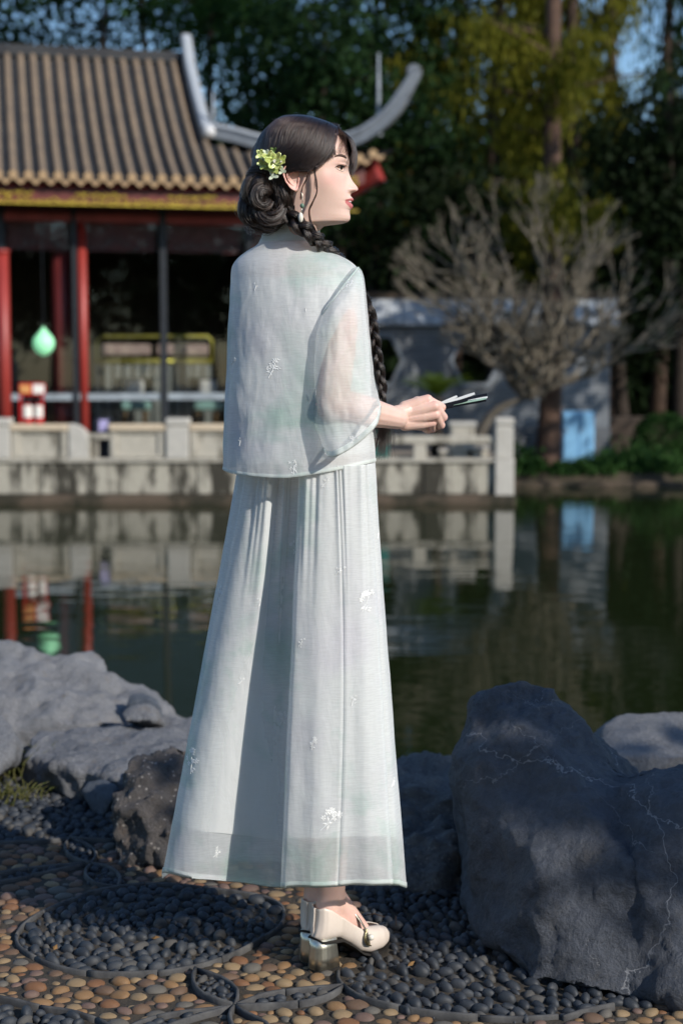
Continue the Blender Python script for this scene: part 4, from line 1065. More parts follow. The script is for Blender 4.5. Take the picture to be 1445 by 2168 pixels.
def rock_mat(name, c, d, vein=None, veins=0.0, speck=0.0, rough=0.75, scale=4.0, warm=None):
    t = NT(name); n = t.noise(scale, 8, 0.68); f = t.noise(scale*14, 6, 0.7)
    col = t.mix(t.ramp(f, [(0.35, 0.0), (0.7, 1.0)]), t.ramp(n, [(0.35, d), (0.65, c)]), tuple(x*1.25 for x in c))
    if warm: col = t.mix(t.ramp(t.noise(scale*1.7, 5, 0.7, t.coord((1, 1, 1), rot=(0.5, 0.9, 0.2))), [(0.58, 0.0), (0.75, 0.8)]), col, warm)
    if vein:
        for k, (nx, ny, nz, c0, w) in enumerate(((0.80, 0.10, -0.25, 0.445, 0.0016), (0.35, 0.1, 0.93, 0.52, 0.0014), (0.75, 0.2, 0.62, 0.62, 0.0010), (-0.45, 0.1, 0.88, 0.18, 0.0009), (0.9, -0.2, 0.35, 0.50, 0.0008), (0.2, 0.3, 0.9, 0.62, 0.0012), (0.93, 0.1, 0.28, 0.86, 0.0012))):
            dt = t.n('ShaderNodeVectorMath', operation='DOT_PRODUCT'); dt.inputs[1].default_value = (nx, ny, nz); t.l(t.co.outputs['Object'], dt.inputs[0])
            wob = t.math('MULTIPLY', t.noise(5.0 + k, 5, 0.6), 0.16)
            line = t.math('LESS_THAN', t.math('ABSOLUTE', t.math('SUBTRACT', t.math('ADD', dt.outputs['Value'], wob), c0 + 0.08 + 3*ny)), w*veins*0.6)
            gate = t.ramp(t.noise(3.0 + k, 2, 0.5), [(0.42, 0.0), (0.55, 0.9)])
            col = t.mix(t.math('MULTIPLY', line, gate), col, vein)
    if speck:
        vo = t.n('ShaderNodeTexVoronoi'); vo.inputs['Scale'].default_value = 55; t.l(t.co.outputs['Object'], vo.inputs['Vector'])
        col = t.mix(t.ramp(vo.outputs['Distance'], [(0.12, speck), (0.25, 0.0)]), col, (0.55, 0.5, 0.45))
    t.base(col); t.set(Roughness=rough)
    b = t.math('ADD', t.math('MULTIPLY', t.noise(scale*7, 9, 0.72), 0.8), t.math('MULTIPLY', f, 0.35)); t.bump(b, 0.75, 0.03); return t.m
M_ROCKD = rock_mat('dark_blue_limestone', (0.072, 0.080, 0.097), (0.032, 0.038, 0.050), (0.26, 0.265, 0.28), 1.0, 0, 0.62, 4.0, (0.085, 0.078, 0.072))
M_ROCKG = rock_mat('grey_weathered_limestone', (0.20, 0.204, 0.214), (0.10, 0.103, 0.11), None, 0, 0, 0.85, 7.0, (0.20, 0.155, 0.11))
M_ROCKS = rock_mat('speckled_rock', (0.10, 0.09, 0.085), (0.045, 0.04, 0.037), None, 0, 0.6, 0.8, 9.0, (0.17, 0.12, 0.09))
M_ROCKB = rock_mat('slate_blue_rock', (0.10, 0.115, 0.135), (0.06, 0.068, 0.08), None, 0, 0, 0.7, 6.0)
def wp(*a): return [W(*q) for q in a]
rock('boulder', 'large dark blue boulder with white veins beside the pebble paving', [
    wp((1000, 1470, 3.42), (1040, 1450, 3.40), (1105, 1436, 3.42), (1165, 1458, 3.40), (1262, 1548, 3.36), (1345, 1622, 3.25),
       (990, 1530, 3.36), (978, 1640, 3.30), (975, 1790, 3.28), (985, 1900, 3.34), (1100, 1600, 3.22), (1130, 1850, 3.00), (1200, 1640, 3.14), (1110, 2078, 2.93), (1240, 2100, 2.86), (1330, 1850, 2.96),
       (1050, 2010, 3.02), (1150, 1510, 3.75), (1010, 1600, 3.85), (1010, 1800, 3.85), (1390, 2120, 2.85)) + [Vector((0.30, 3.8, -0.05)), Vector((0.9, 3.8, -0.05)), Vector((0.38, 3.0, -0.05)), Vector((0.9, 2.9, -0.05))],
    wp((1330, 1612, 3.20), (1395, 1610, 3.14), (1450, 1590, 3.12), (1560, 1600, 3.1), (1290, 1720, 3.10), (1340, 1850, 2.97), (1330, 2080, 2.87), (1445, 2130, 2.80), (1640, 1700, 3.06), (1620, 2140, 2.8), (1440, 1800, 2.93)) + [Vector((0.6, 3.6, -0.05)), Vector((1.15, 3.6, -0.05)), Vector((1.1, 3.4, 0.36)), Vector((0.66, 3.4, 0.30))]],
    M_ROCKD, 0.010, 0.022, 3.6, 0.008, 24, 3, 1, 0.022, 0.065)
rock('boulder', 'pale rounded rock behind the dark veined boulder by the water', [wp((1278, 1545, 4.2), (1330, 1515, 4.3), (1400, 1510, 4.3), (1480, 1512, 4.3), (1560, 1560, 4.2), (1285, 1600, 4.05), (1440, 1600, 4.0), (1560, 1620, 4.0)) + [Vector((0.68, 4.7, 0)), Vector((1.2, 4.7, 0)), Vector((0.7, 4.0, -0.1)), Vector((1.2, 4.0, -0.1))]], M_ROCKG, 0.013, 0.02, 5, 0.005, 30, 8)
rock('boulder', 'low rugged rock between the skirt and the dark boulder', [
    wp((700, 1600, 4.15), (790, 1592, 4.2), (860, 1596, 4.2), (935, 1612, 4.15), (985, 1620, 4.1), (800, 1660, 3.85), (880, 1665, 3.82), (970, 1680, 3.8), (640, 1640, 4.0)) + [Vector((-0.2, 4.5, 0)), Vector((0.4, 4.5, 0)), Vector((-0.2, 3.75, -0.05)), Vector((0.36, 3.7, -0.05))],
    wp((760, 1740, 3.7), (850, 1745, 3.66), (905, 1740, 3.7), (740, 1860, 3.5), (830, 1880, 3.44), (900, 1870, 3.46)) + [Vector((-0.02, 3.46, -0.03)), Vector((0.2, 3.42, -0.03)), Vector((0.0, 3.95, 0.12)), Vector((0.25, 3.95, 0.12))],
    wp((880, 1770, 3.6), (960, 1765, 3.6), (985, 1850, 3.5), (910, 1900, 3.40), (965, 1905, 3.42)) + [Vector((0.18, 3.9, 0.1)), Vector((0.32, 3.9, 0.1)), Vector((0.2, 3.4, -0.03)), Vector((0.3, 3.44, -0.03))]],
    rock_mat('rugged_blue_grey_rock', (0.15, 0.145, 0.14), (0.06, 0.062, 0.068), (0.4, 0.36, 0.33), 1.2, 0.2, 0.75, 7.0, (0.24, 0.19, 0.14)), 0.012, 0.045, 6.5, 0.010, 30, 5, 2, 0.03)
rock('boulder', 'sloping grey pitted rock rising by the water behind the flat slab', [
    wp((-180, 1345, 5.4), (0, 1360, 5.4), (60, 1364, 5.35), (125, 1374, 5.3), (190, 1392, 5.3), (250, 1428, 5.25), (310, 1456, 5.2), (352, 1486, 5.1), (392, 1516, 5.0), (0, 1520, 4.95), (150, 1525, 4.9), (300, 1530, 4.9), (-180, 1500, 4.95)) + [Vector((-1.7, 5.9, -0.3)), Vector((-0.5, 5.7, -0.35)), Vector((-1.7, 4.9, -0.05)), Vector((-0.52, 4.9, -0.05))]],
    rock_mat('grey_pitted_limestone', (0.25, 0.253, 0.262), (0.11, 0.112, 0.12), None, 0, 0, 0.9, 11.0, (0.22, 0.17, 0.12)), 0.013, 0.030, 5, 0.011, 34, 2, 1, 0.020, 0.04)
rock('boulder', 'broad flat grey slab of rock below the sloping rock', [wp((65, 1560, 4.75), (160, 1528, 4.95), (300, 1520, 4.98), (470, 1530, 4.95), (60, 1600, 4.42), (110, 1622, 4.28), (190, 1640, 4.20), (250, 1650, 4.12), (340, 1640, 4.10), (480, 1650, 4.1), (85, 1660, 4.36), (180, 1690, 4.22), (240, 1700, 4.16), (480, 1720, 4.1)) + [Vector((-0.95, 4.4, -0.05)), Vector((-0.3, 4.15, -0.05)), Vector((-0.95, 5.0, -0.05)), Vector((-0.3, 5.1, -0.05))]],
    M_ROCKG, 0.010, 0.018, 5, 0.008, 34, 11, 1, 0.016, 0.035)
rock('boulder', 'grey rock with a rounded shoulder beside the grass tuft', [wp((-120, 1505, 4.3), (0, 1512, 4.3), (28, 1535, 4.25), (36, 1568, 4.2), (20, 1620, 4.15), (-20, 1640, 4.1), (-120, 1640, 4.1)) + [Vector((-1.25, 4.7, 0)), Vector((-0.98, 4.6, 0)), Vector((-1.2, 4.1, -0.05))]], M_ROCKG, 0.012, 0.015, 6, 0.004, 30, 14)
rock('boulder', 'dark speckled jagged rock beside the skirt hem', [wp((262, 1612, 3.80), (300, 1606, 3.84), (380, 1622, 3.85), (440, 1640, 3.85), (236, 1680, 3.74), (228, 1780, 3.70), (250, 1822, 3.66), (310, 1838, 3.62), (400, 1842, 3.60), (330, 1660, 3.74), (350, 1760, 3.62), (450, 1840, 3.62)) + [Vector((-0.52, 4.1, 0)), Vector((-0.25, 4.1, 0)), Vector((-0.55, 3.66, -0.03)), Vector((-0.28, 3.6, -0.03)), Vector((-0.45, 4.05, 0.2)), Vector((-0.3, 4.05, 0.2))]],
    M_ROCKS, 0.010, 0.035, 9, 0.010, 38, 6, 1, 0.035)
rock('boulder', 'small smooth blue grey stone wedged under the flat slab', [wp((168, 1672, 4.12), (185, 1655, 4.14), (220, 1648, 4.12), (246, 1660, 4.08), (242, 1690, 4.05), (180, 1692, 4.1)) + [Vector((-0.70, 4.25, 0)), Vector((-0.6, 4.2, 0)), Vector((-0.66, 4.06, -0.02))]], M_ROCKB, 0.008, 0.006, 8, 0.002, 40, 9)
rock('boulder', 'small pale crusted stone lying on the flat slab', [wp((258, 1512, 4.80), (275, 1494, 4.82), (310, 1488, 4.82), (332, 1504, 4.8), (330, 1526, 4.76), (265, 1528, 4.76)) + [Vector((-0.68, 4.9, 0.05)), Vector((-0.58, 4.9, 0.05))]], M_ROCKG, 0.008, 0.012, 14, 0.006, 40, 12)
rock('boulder', 'blue shaded stone lodged against the sloping rock', [wp((266, 1490, 4.95), (275, 1466, 4.98), (300, 1462, 4.98), (330, 1478, 4.95), (336, 1496, 4.9)) + [Vector((-0.70, 5.05, 0.0)), Vector((-0.58, 5.05, 0.0)), Vector((-0.64, 4.88, 0.0))]], M_ROCKB, 0.008, 0.006, 10, 0.003, 40, 17)
# grass tufts beside the rocks
M_GRASS = leaf_mat('grass_blade', (0.05, 0.08, 0.02), (0.11, 0.12, 0.04), (0.20, 0.17, 0.08), 0.3, 12)
for i, (px, py, n, h) in enumerate([(45, 1640, 110, 0.13), (20, 1690, 90, 0.09), (100, 1668, 50, 0.05)]):
    c = G(px, py); rgn = random.Random(40 + i); m = MB()
    for k in range(n):
        b = c + Vector((rgn.gauss(0, 0.045), rgn.gauss(0, 0.035), -0.02)); d = Vector((rgn.gauss(0, 0.5), rgn.gauss(0, 0.5), 1)).normalized(); hh = h*rgn.uniform(0.5, 1.3); s = d.cross(Vector((0, 1, 0.1))).normalized()*0.0022
        md = b + d*hh*0.55; tp = b + d*hh*0.85 + Vector((d.x, d.y, -0.25))*hh*0.4
        m.add([b - s, b + s, md + s, md - s, tp], [(0, 1, 2, 3), (3, 2, 4)])
    o = m.build('grass_tuft', M_GRASS); tag(o, ['tall dry grass tuft in the gap beside the rounded grey rock', 'short dry grass tuft at the edge of the pebbles', 'sparse grass sprig in front of the flat slab'][i], 'grass')
# twigs and fallen leaves on the paving
for k, (p, q) in enumerate([((770, 1938), (815, 1942)), ((836, 1938), (838, 1960))]):
    a, b = G(*p, 0.02), G(*q, 0.018); o = MB().tube([a, a.lerp(b, 0.5) + Vector((0, 0, 0.006)), b], [0.0012, 0.0014, 0.0008], 5).build('twig', M_BARK, None, True); tag(o, ['thin dry twig lying across the dark pebbles', 'tiny twig lying end on among the dark pebbles'][k], 'twig')
rl = random.Random(8); leafm = plain('dry_leaf', (0.20, 0.11, 0.04), 0.8)
for k, (px, py) in enumerate([(118, 2005), (330, 1985), (870, 2040), (505, 1955)]):
    c = G(px, py, 0.012); a = rl.uniform(0, 6.28); u = Vector((math.cos(a), math.sin(a), 0.2))*0.011; w = Vector((-math.sin(a), math.cos(a), 0.3))*0.006
    m = MB(); m.add([c - u, c + w*0.9 - u*0.2, c + u, c - w*0.9 - u*0.2, c + Vector((0, 0, 0.004))], [(0, 4, 3), (0, 1, 4), (1, 2, 4), (2, 3, 4)])
    o = m.build('fallen_leaf', leafm); tag(o, ['curled dry leaf at the rim of the pebble medallion', 'curled dry leaf in the middle of the pebble medallion', 'curled dry leaf on dark pebbles before the boulder', 'curled dry leaf near the far rim of the medallion'][k], 'leaf')

# =================================================================== PERSON
PERSON = thing('person', 'young woman in white embroidered jacket and long skirt seen from behind holding a fan', 'person', G(672, 2040))
# ------------------------------------------------------------------ cloth, skin, hair materials
def cloth(name, opacity, tint=(0.52, 0.72, 0.64), base=(0.885, 0.91, 0.905), trans=0.40, tint_amt=0.75):
    t = NT(name)
    wash = t.noise(7.0, 4, 0.6, None, 0.6); weave = t.noise(1.0, 2, 0.5, t.coord((45, 45, 700))); crinkle = t.noise(1.0, 4, 0.55, t.coord((22, 22, 8), rot=(0.0, 0.45, 0.0)), 0.5)
    lil = t.noise(5.0, 3, 0.5, t.coord((1, 1, 1), rot=(0.4, 1.0, 0.3)))
    col = t.mix(t.ramp(wash, [(0.50, 0.0), (0.70, tint_amt)]), base, tint)
    col = t.mix(t.ramp(lil, [(0.52, 0.0), (0.72, 0.4)]), col, (0.78, 0.74, 0.84))
    col = t.mix(t.ramp(weave, [(0.38, 0.09), (0.6, 0.0)]), col, tuple(x*0.75 for x in base))
    t.base(col); t.set(Roughness=0.75); t.b.inputs['Sheen Weight'].default_value = 0.15
    nb = t.bump(t.math('ADD', t.math('MULTIPLY', crinkle, 1.0), t.math('MULTIPLY', weave, 0.03)), 0.22, 0.012)
    tl = t.n('ShaderNodeBsdfTranslucent'); t.l(col, tl.inputs['Color']); t.l(nb, tl.inputs['Normal'])
    mx = t.n('ShaderNodeMixShader'); mx.inputs[0].default_value = trans
    t.l(t.b.outputs[0], mx.inputs[1]); t.l(tl.outputs[0], mx.inputs[2])
    if opacity < 0.999:
        tr = t.n('ShaderNodeBsdfTransparent'); m2 = t.n('ShaderNodeMixShader')
        op = t.ramp(weave, [(0.3, max(0, opacity - 0.05)), (0.65, min(1, opacity + 0.04))])
        t.l(op, m2.inputs[0]); t.l(tr.outputs[0], m2.inputs[1]); t.l(mx.outputs[0], m2.inputs[2]); t.l(m2.outputs[0], t.out.inputs['Surface'])
    else: t.l(mx.outputs[0], t.out.inputs['Surface'])
    return t.m
M_JACKET = cloth('organza_jacket', 0.86); M_SLEEVE = cloth('organza_sleeve', 0.50, trans=0.2); M_SKIRT = cloth('organza_skirt', 0.74); M_LINING = cloth('white_lining', 1.0, tint_amt=0.3); M_HEM = cloth('folded_hem', 0.95, base=(0.84, 0.90, 0.86))
t = NT('skin'); at_ = t.n('ShaderNodeAttribute'); at_.attribute_name = 'tint'
sk = t.ramp(t.noise(18, 4, 0.6), [(0.3, (0.72, 0.50, 0.41)), (0.7, (0.78, 0.56, 0.47))])
t.base(t.mix(at_.outputs['Fac'], sk, (0.74, 0.34, 0.29))); t.set(Roughness=0.46)
t.b.inputs['Subsurface Weight'].default_value = 0.18; t.b.inputs['Subsurface Radius'].default_value = (0.010, 0.004, 0.002); t.b.inputs['Subsurface Scale'].default_value = 0.5
t.bump(t.noise(420, 3, 0.6), 0.06, 0.002); M_SKIN = t.m
t = NT('lips'); t.base((0.52, 0.16, 0.15)); t.set(Roughness=0.4); M_LIPS = t.m
t = NT('hair_mass'); w_ = t.noise(1.0, 4, 0.7, t.coord((120, 120, 120)))
t.base(t.ramp(w_, [(0.3, (0.004, 0.003, 0.0025)), (0.75, (0.013, 0.008, 0.006))])); t.set(Roughness=0.42); t.bump(w_, 0.5, 0.004); M_HAIRM = t.m
M_HAIR = bpy.data.materials.new('hair'); M_HAIR.use_nodes = True; ht = M_HAIR.node_tree; ht.nodes.clear()
ho = ht.nodes.new('ShaderNodeOutputMaterial'); hb = ht.nodes.new('ShaderNodeBsdfHairPrincipled'); hb.parametrization = 'COLOR'
hi_ = ht.nodes.new('ShaderNodeHairInfo'); hrp = ht.nodes.new('ShaderNodeValToRGB'); ht.links.new(hi_.outputs['Random'], hrp.inputs[0]); ht.links.new(hrp.outputs[0], hb.inputs['Color']); hrp.color_ramp.elements[0].color = (0.003, 0.0022, 0.002, 1); hrp.color_ramp.elements[1].color = (0.030, 0.0175, 0.013, 1); hb.inputs['Roughness'].default_value = 0.28; hb.inputs['Radial Roughness'].default_value = 0.45
ht.links.new(hb.outputs[0], ho.inputs['Surface'])
def hair_curves(name, strands, r0, parent, taper=0.35):
    hc = bpy.data.hair_curves.new(name); hc.add_curves([len(s) for s in strands])
    hc.position_data.foreach_set('vector', np.concatenate(strands).astype(np.float32).ravel())
    rad = np.concatenate([r0*np.linspace(1, taper, len(s)) for s in strands]).astype(np.float32)
    if 'radius' not in hc.attributes: hc.attributes.new('radius', 'FLOAT', 'POINT')
    hc.attributes['radius'].data.foreach_set('value', rad)
    hc.materials.append(M_HAIR); o = bpy.data.objects.new(name, hc); link(o, parent); return o
# ------------------------------------------------------------------ head
HO = W(635, 363, 2.98); HA = math.radians(3.0)
KZ = 0.2215*(HO.y*CP - (HO.z - CAM_H)*SP)/FPX
HF = Vector((math.cos(HA), -math.sin(HA), 0)); HLAT = Vector((math.sin(HA), math.cos(HA), 0))
HPI = math.radians(1.0); HUP = Vector((math.sin(HPI)*math.cos(HA), -math.sin(HPI)*math.sin(HA), math.cos(HPI))); HF = Vector((math.cos(HA)*math.cos(HPI), -math.sin(HA)*math.cos(HPI), -math.sin(HPI)))
def HP(zx, zy, y): return HO + HF*((zx - 700)*KZ) + HLAT*y + HUP*((600 - zy)*KZ)
def to_world(A):
    A = np.asarray(A); return np.array(HO)[None] + A[:, :1]*np.array(HF) + A[:, 1:2]*np.array(HLAT) + A[:, 2:3]*np.array(HUP)
T_F = [(118, 705), (130, 790), (150, 870), (200, 985), (260, 1062), (330, 1116), (400, 1146), (470, 1160), (520, 1164), (560, 1158), (600, 1150), (650, 1148), (700, 1150), (750, 1160), (800, 1174), (850, 1180), (900, 1182), (950, 1178), (990, 1182), (1025, 1187), (1055, 1178), (1075, 1150), (1088, 1095), (1097, 1020), (1106, 960), (1125, 925), (1160, 892), (1210, 858), (1280, 815), (1400, 765)]
T_B = [(118, 680), (130, 610), (150, 545), (200, 440), (280, 352), (380, 302), (480, 288), (580, 296), (680, 325), (780, 370), (880, 425), (980, 470), (1080, 472), (1200, 445), (1400, 405)]
T_W = [(118, .004), (130, .022), (150, .037), (200, .055), (300, .067), (400, .0715), (500, .073), (600, .0722), (700, .0694), (800, .0645), (900, .0577), (1000, .0503), (1060, .0466), (1100, .0455), (1150, .0455), (1250, .042), (1400, .035)]
T_N = [(530, 0), (560, 3), (600, 16), (640, 32), (680, 52), (710, 72), (735, 88), (750, 93), (765, 91), (778, 76), (790, 44), (806, 14), (830, 0)]
T_L = [(805, 0), (822, 6), (840, 22), (855, 34), (868, 32), (878, 18), (886, 4), (894, 12), (910, 27), (928, 31), (944, 22), (960, 5), (978, 0)]
zys = np.concatenate([np.linspace(118, 500, 60), np.linspace(505, 1100, 170), np.linspace(1105, 1400, 34)]); nph = 260
s_ = np.linspace(-1, 1, nph, endpoint=False); ph = np.pi*np.sign(s_)*np.abs(s_)**1.45
HV = []; HT = []
for zy in zys:
    Fx, Bx, w = smooth_interp(T_F, zy), smooth_interp(T_B, zy), smooth_interp(T_W, zy)
    xm = float(smooth_interp([(118, 690), (900, 690), (1100, 685), (1400, 600)], zy)); n = float(smooth_interp([(118, 2.0), (500, 2.22), (700, 2.26), (900, 2.16), (1100, 2.0), (1400, 2.0)], zy))
    c, s = np.cos(ph), np.sin(ph); cx = np.sign(c)*np.abs(c)**(2/n); y = w*np.sign(s)*np.abs(s)**(2/n)
    zx = np.where(c > 0, xm + (Fx - xm)*cx, xm + (xm - Bx)*cx)
    fr = np.clip(c*1.6, 0, 1)
    sg = np.interp(zy, [540, 640, 740, 790, 830], [.0078, .0068, .0108, .0115, .011])
    zx = zx + fr*smooth_interp(T_N, zy)*np.exp(-(y/sg)**2) if 530 < zy < 830 else zx
    if 700 < zy < 810: zx = zx + fr*34*np.exp(-((zy - 768)/22)**2)*np.exp(-((np.abs(y) - .0125)/.0055)**2)
    if 800 < zy < 978: zx = zx + fr*smooth_interp(T_L, zy)*np.exp(-(y/.0195)**2)
    # eye sockets, brow, cheek
    zx = zx - fr*46*np.exp(-((np.abs(y) - .031)/.014)**2 - ((zy - 588)/52)**2)
    zx = zx + fr*14*np.exp(-((np.abs(y) - .028)/.020)**2 - ((zy - 500)/45)**2)
    bulge = .0035*np.exp(-((zx - 990)/110)**2 - ((zy - 720)/95)**2); y = y + np.sign(y)*bulge
    # lids: a soft rim round the eye
    zx = zx + fr*22*np.exp(-((np.abs(y) - .031)/.013)**2 - ((zy - 552)/13)**2) + fr*16*np.exp(-((np.abs(y) - .031)/.012)**2 - ((zy - 612)/12)**2)
    HV.append(np.stack([(zx - 700)*KZ, y, np.full(nph, (600 - zy)*KZ)], 1))
    HT.append(0.50*np.exp(-((zx - 1010)/95)**2 - ((zy - 700)/75)**2) + 0.35*np.exp(-((zx - 1245)/35)**2 - ((zy - 755)/35)**2) + 0.30*np.exp(-((zx - 1075)/50)**2 - ((zy - 545)/30)**2))
HVl = np.concatenate(HV); HT = np.concatenate(HT); nr = len(zys)
i = np.arange((nr-1)*nph); r = i//nph; cI = i % nph; a = r*nph + cI; b = r*nph + (cI+1) % nph
HQ = np.stack([a, b, b + nph, a + nph], 1)
HF3 = np.concatenate([HQ[:, [0, 1, 2]], HQ[:, [0, 2, 3]]])
cen = HVl[HF3].mean(1); czx = cen[:, 0]/KZ + 700; czy = 600 - cen[:, 2]/KZ
lip = (czx > 1126) & (czy > 882 - (czx - 1126)*0.42) & (czy > 848) & (czy < 886 + (czx - 1126)*0.95) & (czy < 953) & (np.abs(cen[:, 1]) < 0.026)
face_bvh = BVHTree.FromPolygons([tuple(v) for v in HVl], [tuple(f) for f in HF3])
def onface(zx, zy, off=0.0005):
    o = Vector(((zx - 700)*KZ, -0.3, (600 - zy)*KZ)); h = face_bvh.ray_cast(o, Vector((0, 1, 0)))
    if h[0] is None: return HP(zx, zy, -0.02)
    q = h[0] + (h[1] if h[1].y < 0 else -h[1])*off
    return Vector(to_world([q])[0])
PARTS = [(to_world(HVl), HF3, np.where(lip, 1, 0), HT)]
# ear: polar relief
EO = (652, 700); EOUT = [(640, 572), (604, 588), (578, 622), (572, 668), (588, 722), (618, 775), (655, 818), (690, 834), (712, 818), (718, 780), (720, 735), (722, 690), (712, 640), (684, 592)]
ang = np.array([math.atan2(-(y - EO[1]), x - EO[0]) for x, y in EOUT]); rad = np.array([math.hypot(x - EO[0], y - EO[1]) for x, y in EOUT])
o_ = np.argsort(ang); angs, rads = ang[o_], rad[o_]
angs = np.concatenate([angs - 2*np.pi, angs, angs + 2*np.pi]); rads = np.concatenate([rads]*3)
nf, nrho = 64, 22; EV_ = []; ET = []
for rho in np.linspace(0, 1.06, nrho):
    for f in np.linspace(-np.pi, np.pi, nf, endpoint=False):
        R = np.interp(f, angs, rads); rr_ = min(rho, 1.0)*R; zx = EO[0] + math.cos(f)*rr_; zy = EO[1] - math.sin(f)*rr_
        rim = math.exp(-((rho - 0.9)/0.09)**2); front = max(0, math.cos(f)); lobe = math.exp(-((zy - 800)/40)**2)
        h = .0045 + .0062*rim*(1 - 0.75*front)*(1 - 0.6*lobe) - .0028*math.exp(-((rho - .70)/.10)**2)*(1 - lobe) + .0030*math.exp(-((rho - .50)/.10)**2)*(1 - front) - .0085*math.exp(-(((zx - 668)/34)**2 + ((zy - 705)/52)**2)) + .002*lobe
        if zx > 690 and 660 < zy < 740: h += .0025*math.exp(-((zx - 706)/12)**2 - ((zy - 705)/25)**2)
        if rho > 1.0: h = -0.012
        h += (700 - zx)*KZ*0.42
        EV_.append(((zx - 700)*KZ, -.0665 - h, (600 - zy)*KZ)); ET.append(0.35 + 0.25*rim)
EV_ = np.array(EV_); i = np.arange((nrho-1)*nf); a = (i//nf)*nf + i % nf; b = (i//nf)*nf + (i % nf + 1) % nf
EQ = np.stack([a, b, b + nf, a + nf], 1); EFc = np.concatenate([EQ[:, [0, 1, 2]], EQ[:, [0, 2, 3]]])
PARTS.append((to_world(EV_), EFc, np.zeros(len(EFc), int), np.array(ET)))
# ------------------------------------------------------------------ body volumes
def limb(m, pts, rad):
    pts = [Vector(p) for p in pts]
    m.tube(pts, rad, 14)
    for p, r in zip(pts, rad): m.sphere(p, r, 14, 10)
E1 = Vector((0.968, -0.25, 0)).normalized(); E2 = Vector((0.25, 0.968, 0)).normalized()          # her right, her front
CH = W(632, 640, 3.0); HIP = W(655, 1060, 3.03)
SHR = W(724, 628, 2.955); ELB = W(702, 856, 2.885); WRI = W(840, 886, 3.01)
FR = Vector((0.72, 0.694, 0)); FL = Vector((0.45, 0.893, 0))
HEELR = G(684, 2045); HEELL = G(662, 2028)
def foot_pt(heel, f, a, z, y=0.0): 
    side = Vector((f.y, -f.x, 0)); return heel + f*(a - 0.03) + side*y + Vector((0, 0, z))
m = MB()
limb(m, [W(612, 520, 2.99), W(622, 585, 3.0), CH], [0.038, 0.058, 0.072]); 
for s in (-1, 1):
    limb(m, [CH + E1*0.03*s, CH + E1*0.045*s + Vector((0, 0, -0.15)), HIP + E1*0.04*s + Vector((0, 0, 0.18)), HIP + E1*0.05*s], [0.072, 0.068, 0.060, 0.062])
SHL = CH - E1*0.085 + Vector((0, 0.02, 0.0)); limb(m, [SHL, SHL + Vector((0.02, 0.06, -0.25)), SHL + E2*0.22 + E1*0.10 + Vector((0, 0, -0.27))], [0.034, 0.032, 0.024])
limb(m, [CH + E1*0.05 + Vector((0, 0.01, 0.01)), SHR], [0.045, 0.030])
for heel, f, s in ((HEELR, FR, 1), (HEELL, FL, -1)):
    hip = HIP + E1*0.055*s + Vector((0, 0.0, -0.03)); ank = foot_pt(heel, f, 0.052, 0.145); knee = hip.lerp(ank, 0.52) + E2*0.02
    calf = knee.lerp(ank, 0.32) - E2*0.012
    limb(m, [hip, hip.lerp(knee, 0.4), knee, calf, knee.lerp(ank, 0.75), ank], [0.058, 0.058, 0.048, 0.048, 0.034, 0.029])
    limb(m, [ank, foot_pt(heel, f, 0.036, 0.098)], [0.029, 0.0245]); limb(m, [ank, foot_pt(heel, f, 0.095, 0.092), foot_pt(heel, f, 0.15, 0.030)], [0.028, 0.026, 0.021]); limb(m, [foot_pt(heel, f, 0.036, 0.098), foot_pt(heel, f, 0.09, 0.078), foot_pt(heel, f, 0.15, 0.030)], [0.024, 0.022, 0.020])
v, f3 = mesh_arrays(remesh(m.mesh('b'), 0.0055, 4)); PARTS.append((v, f3, np.zeros(len(f3), int), np.where(v[:, 2] < 0.2, 0.22, 0.1)))
# right arm and hand
def Z2(zx, zy, Y): return W(740 + .2353*zx, 620 + .2353*zy, Y)
m = MB()
limb(m, [SHR, SHR.lerp(ELB, 0.25), SHR.lerp(ELB, 0.5), ELB], [0.030, 0.036, 0.036, 0.032]); limb(m, [ELB, ELB.lerp(WRI, 0.35), ELB.lerp(WRI, 0.75), WRI], [0.033, 0.034, 0.0255, 0.0215])
wr = Z2(430, 1120, 3.02)
limb(m, [WRI, wr + Vector((0, 0, 0.006)), Z2(520, 1060, 3.028)], [0.0215, 0.0185, 0.016]); limb(m, [WRI, wr, Z2(520, 1170, 3.035)], [0.0215, 0.0175, 0.015])
MCP = [Z2(700, 962, 3.030), Z2(762, 1020, 3.024), Z2(768, 1095, 3.028), Z2(738, 1165, 3.040)]
PIP = [Z2(828, 1030, 3.052), Z2(842, 1118, 3.050), Z2(822, 1190, 3.056), Z2(752, 1226, 3.064)]
DIP = [Z2(800, 1062, 3.078), Z2(795, 1150, 3.078), Z2(768, 1212, 3.080), Z2(700, 1240, 3.074)]
TIP = [Z2(745, 1060, 3.088), Z2(742, 1150, 3.088), Z2(716, 1206, 3.088), Z2(672, 1232, 3.078)]
for k in range(4):
    st = Z2(500, 1040 + 45*k, 3.030)
    limb(m, [st, st.lerp(MCP[k], 0.6), MCP[k]], [0.0155, 0.0135, 0.0108 if k < 3 else 0.0098])
    r = [0.0090, 0.0094, 0.0088, 0.0078][k]
    limb(m, [MCP[k], PIP[k], DIP[k], TIP[k]], [r*1.04, r*0.94, r*0.84, r*0.72])
for k in range(3): limb(m, [Z2(560, 1060 + 45*k, 3.034), MCP[k].lerp(MCP[k+1], 0.5) + Vector((-0.012, 0.006, 0))], [0.015, 0.0105])
limb(m, [Z2(500, 1060, 3.045), Z2(610, 985, 3.062), Z2(720, 985, 3.080), Z2(805, 1010, 3.082)], [0.0155, 0.0125, 0.0102, 0.0082])
limb(m, [Z2(500, 1160, 3.05), Z2(640, 1180, 3.065)], [0.016, 0.014])
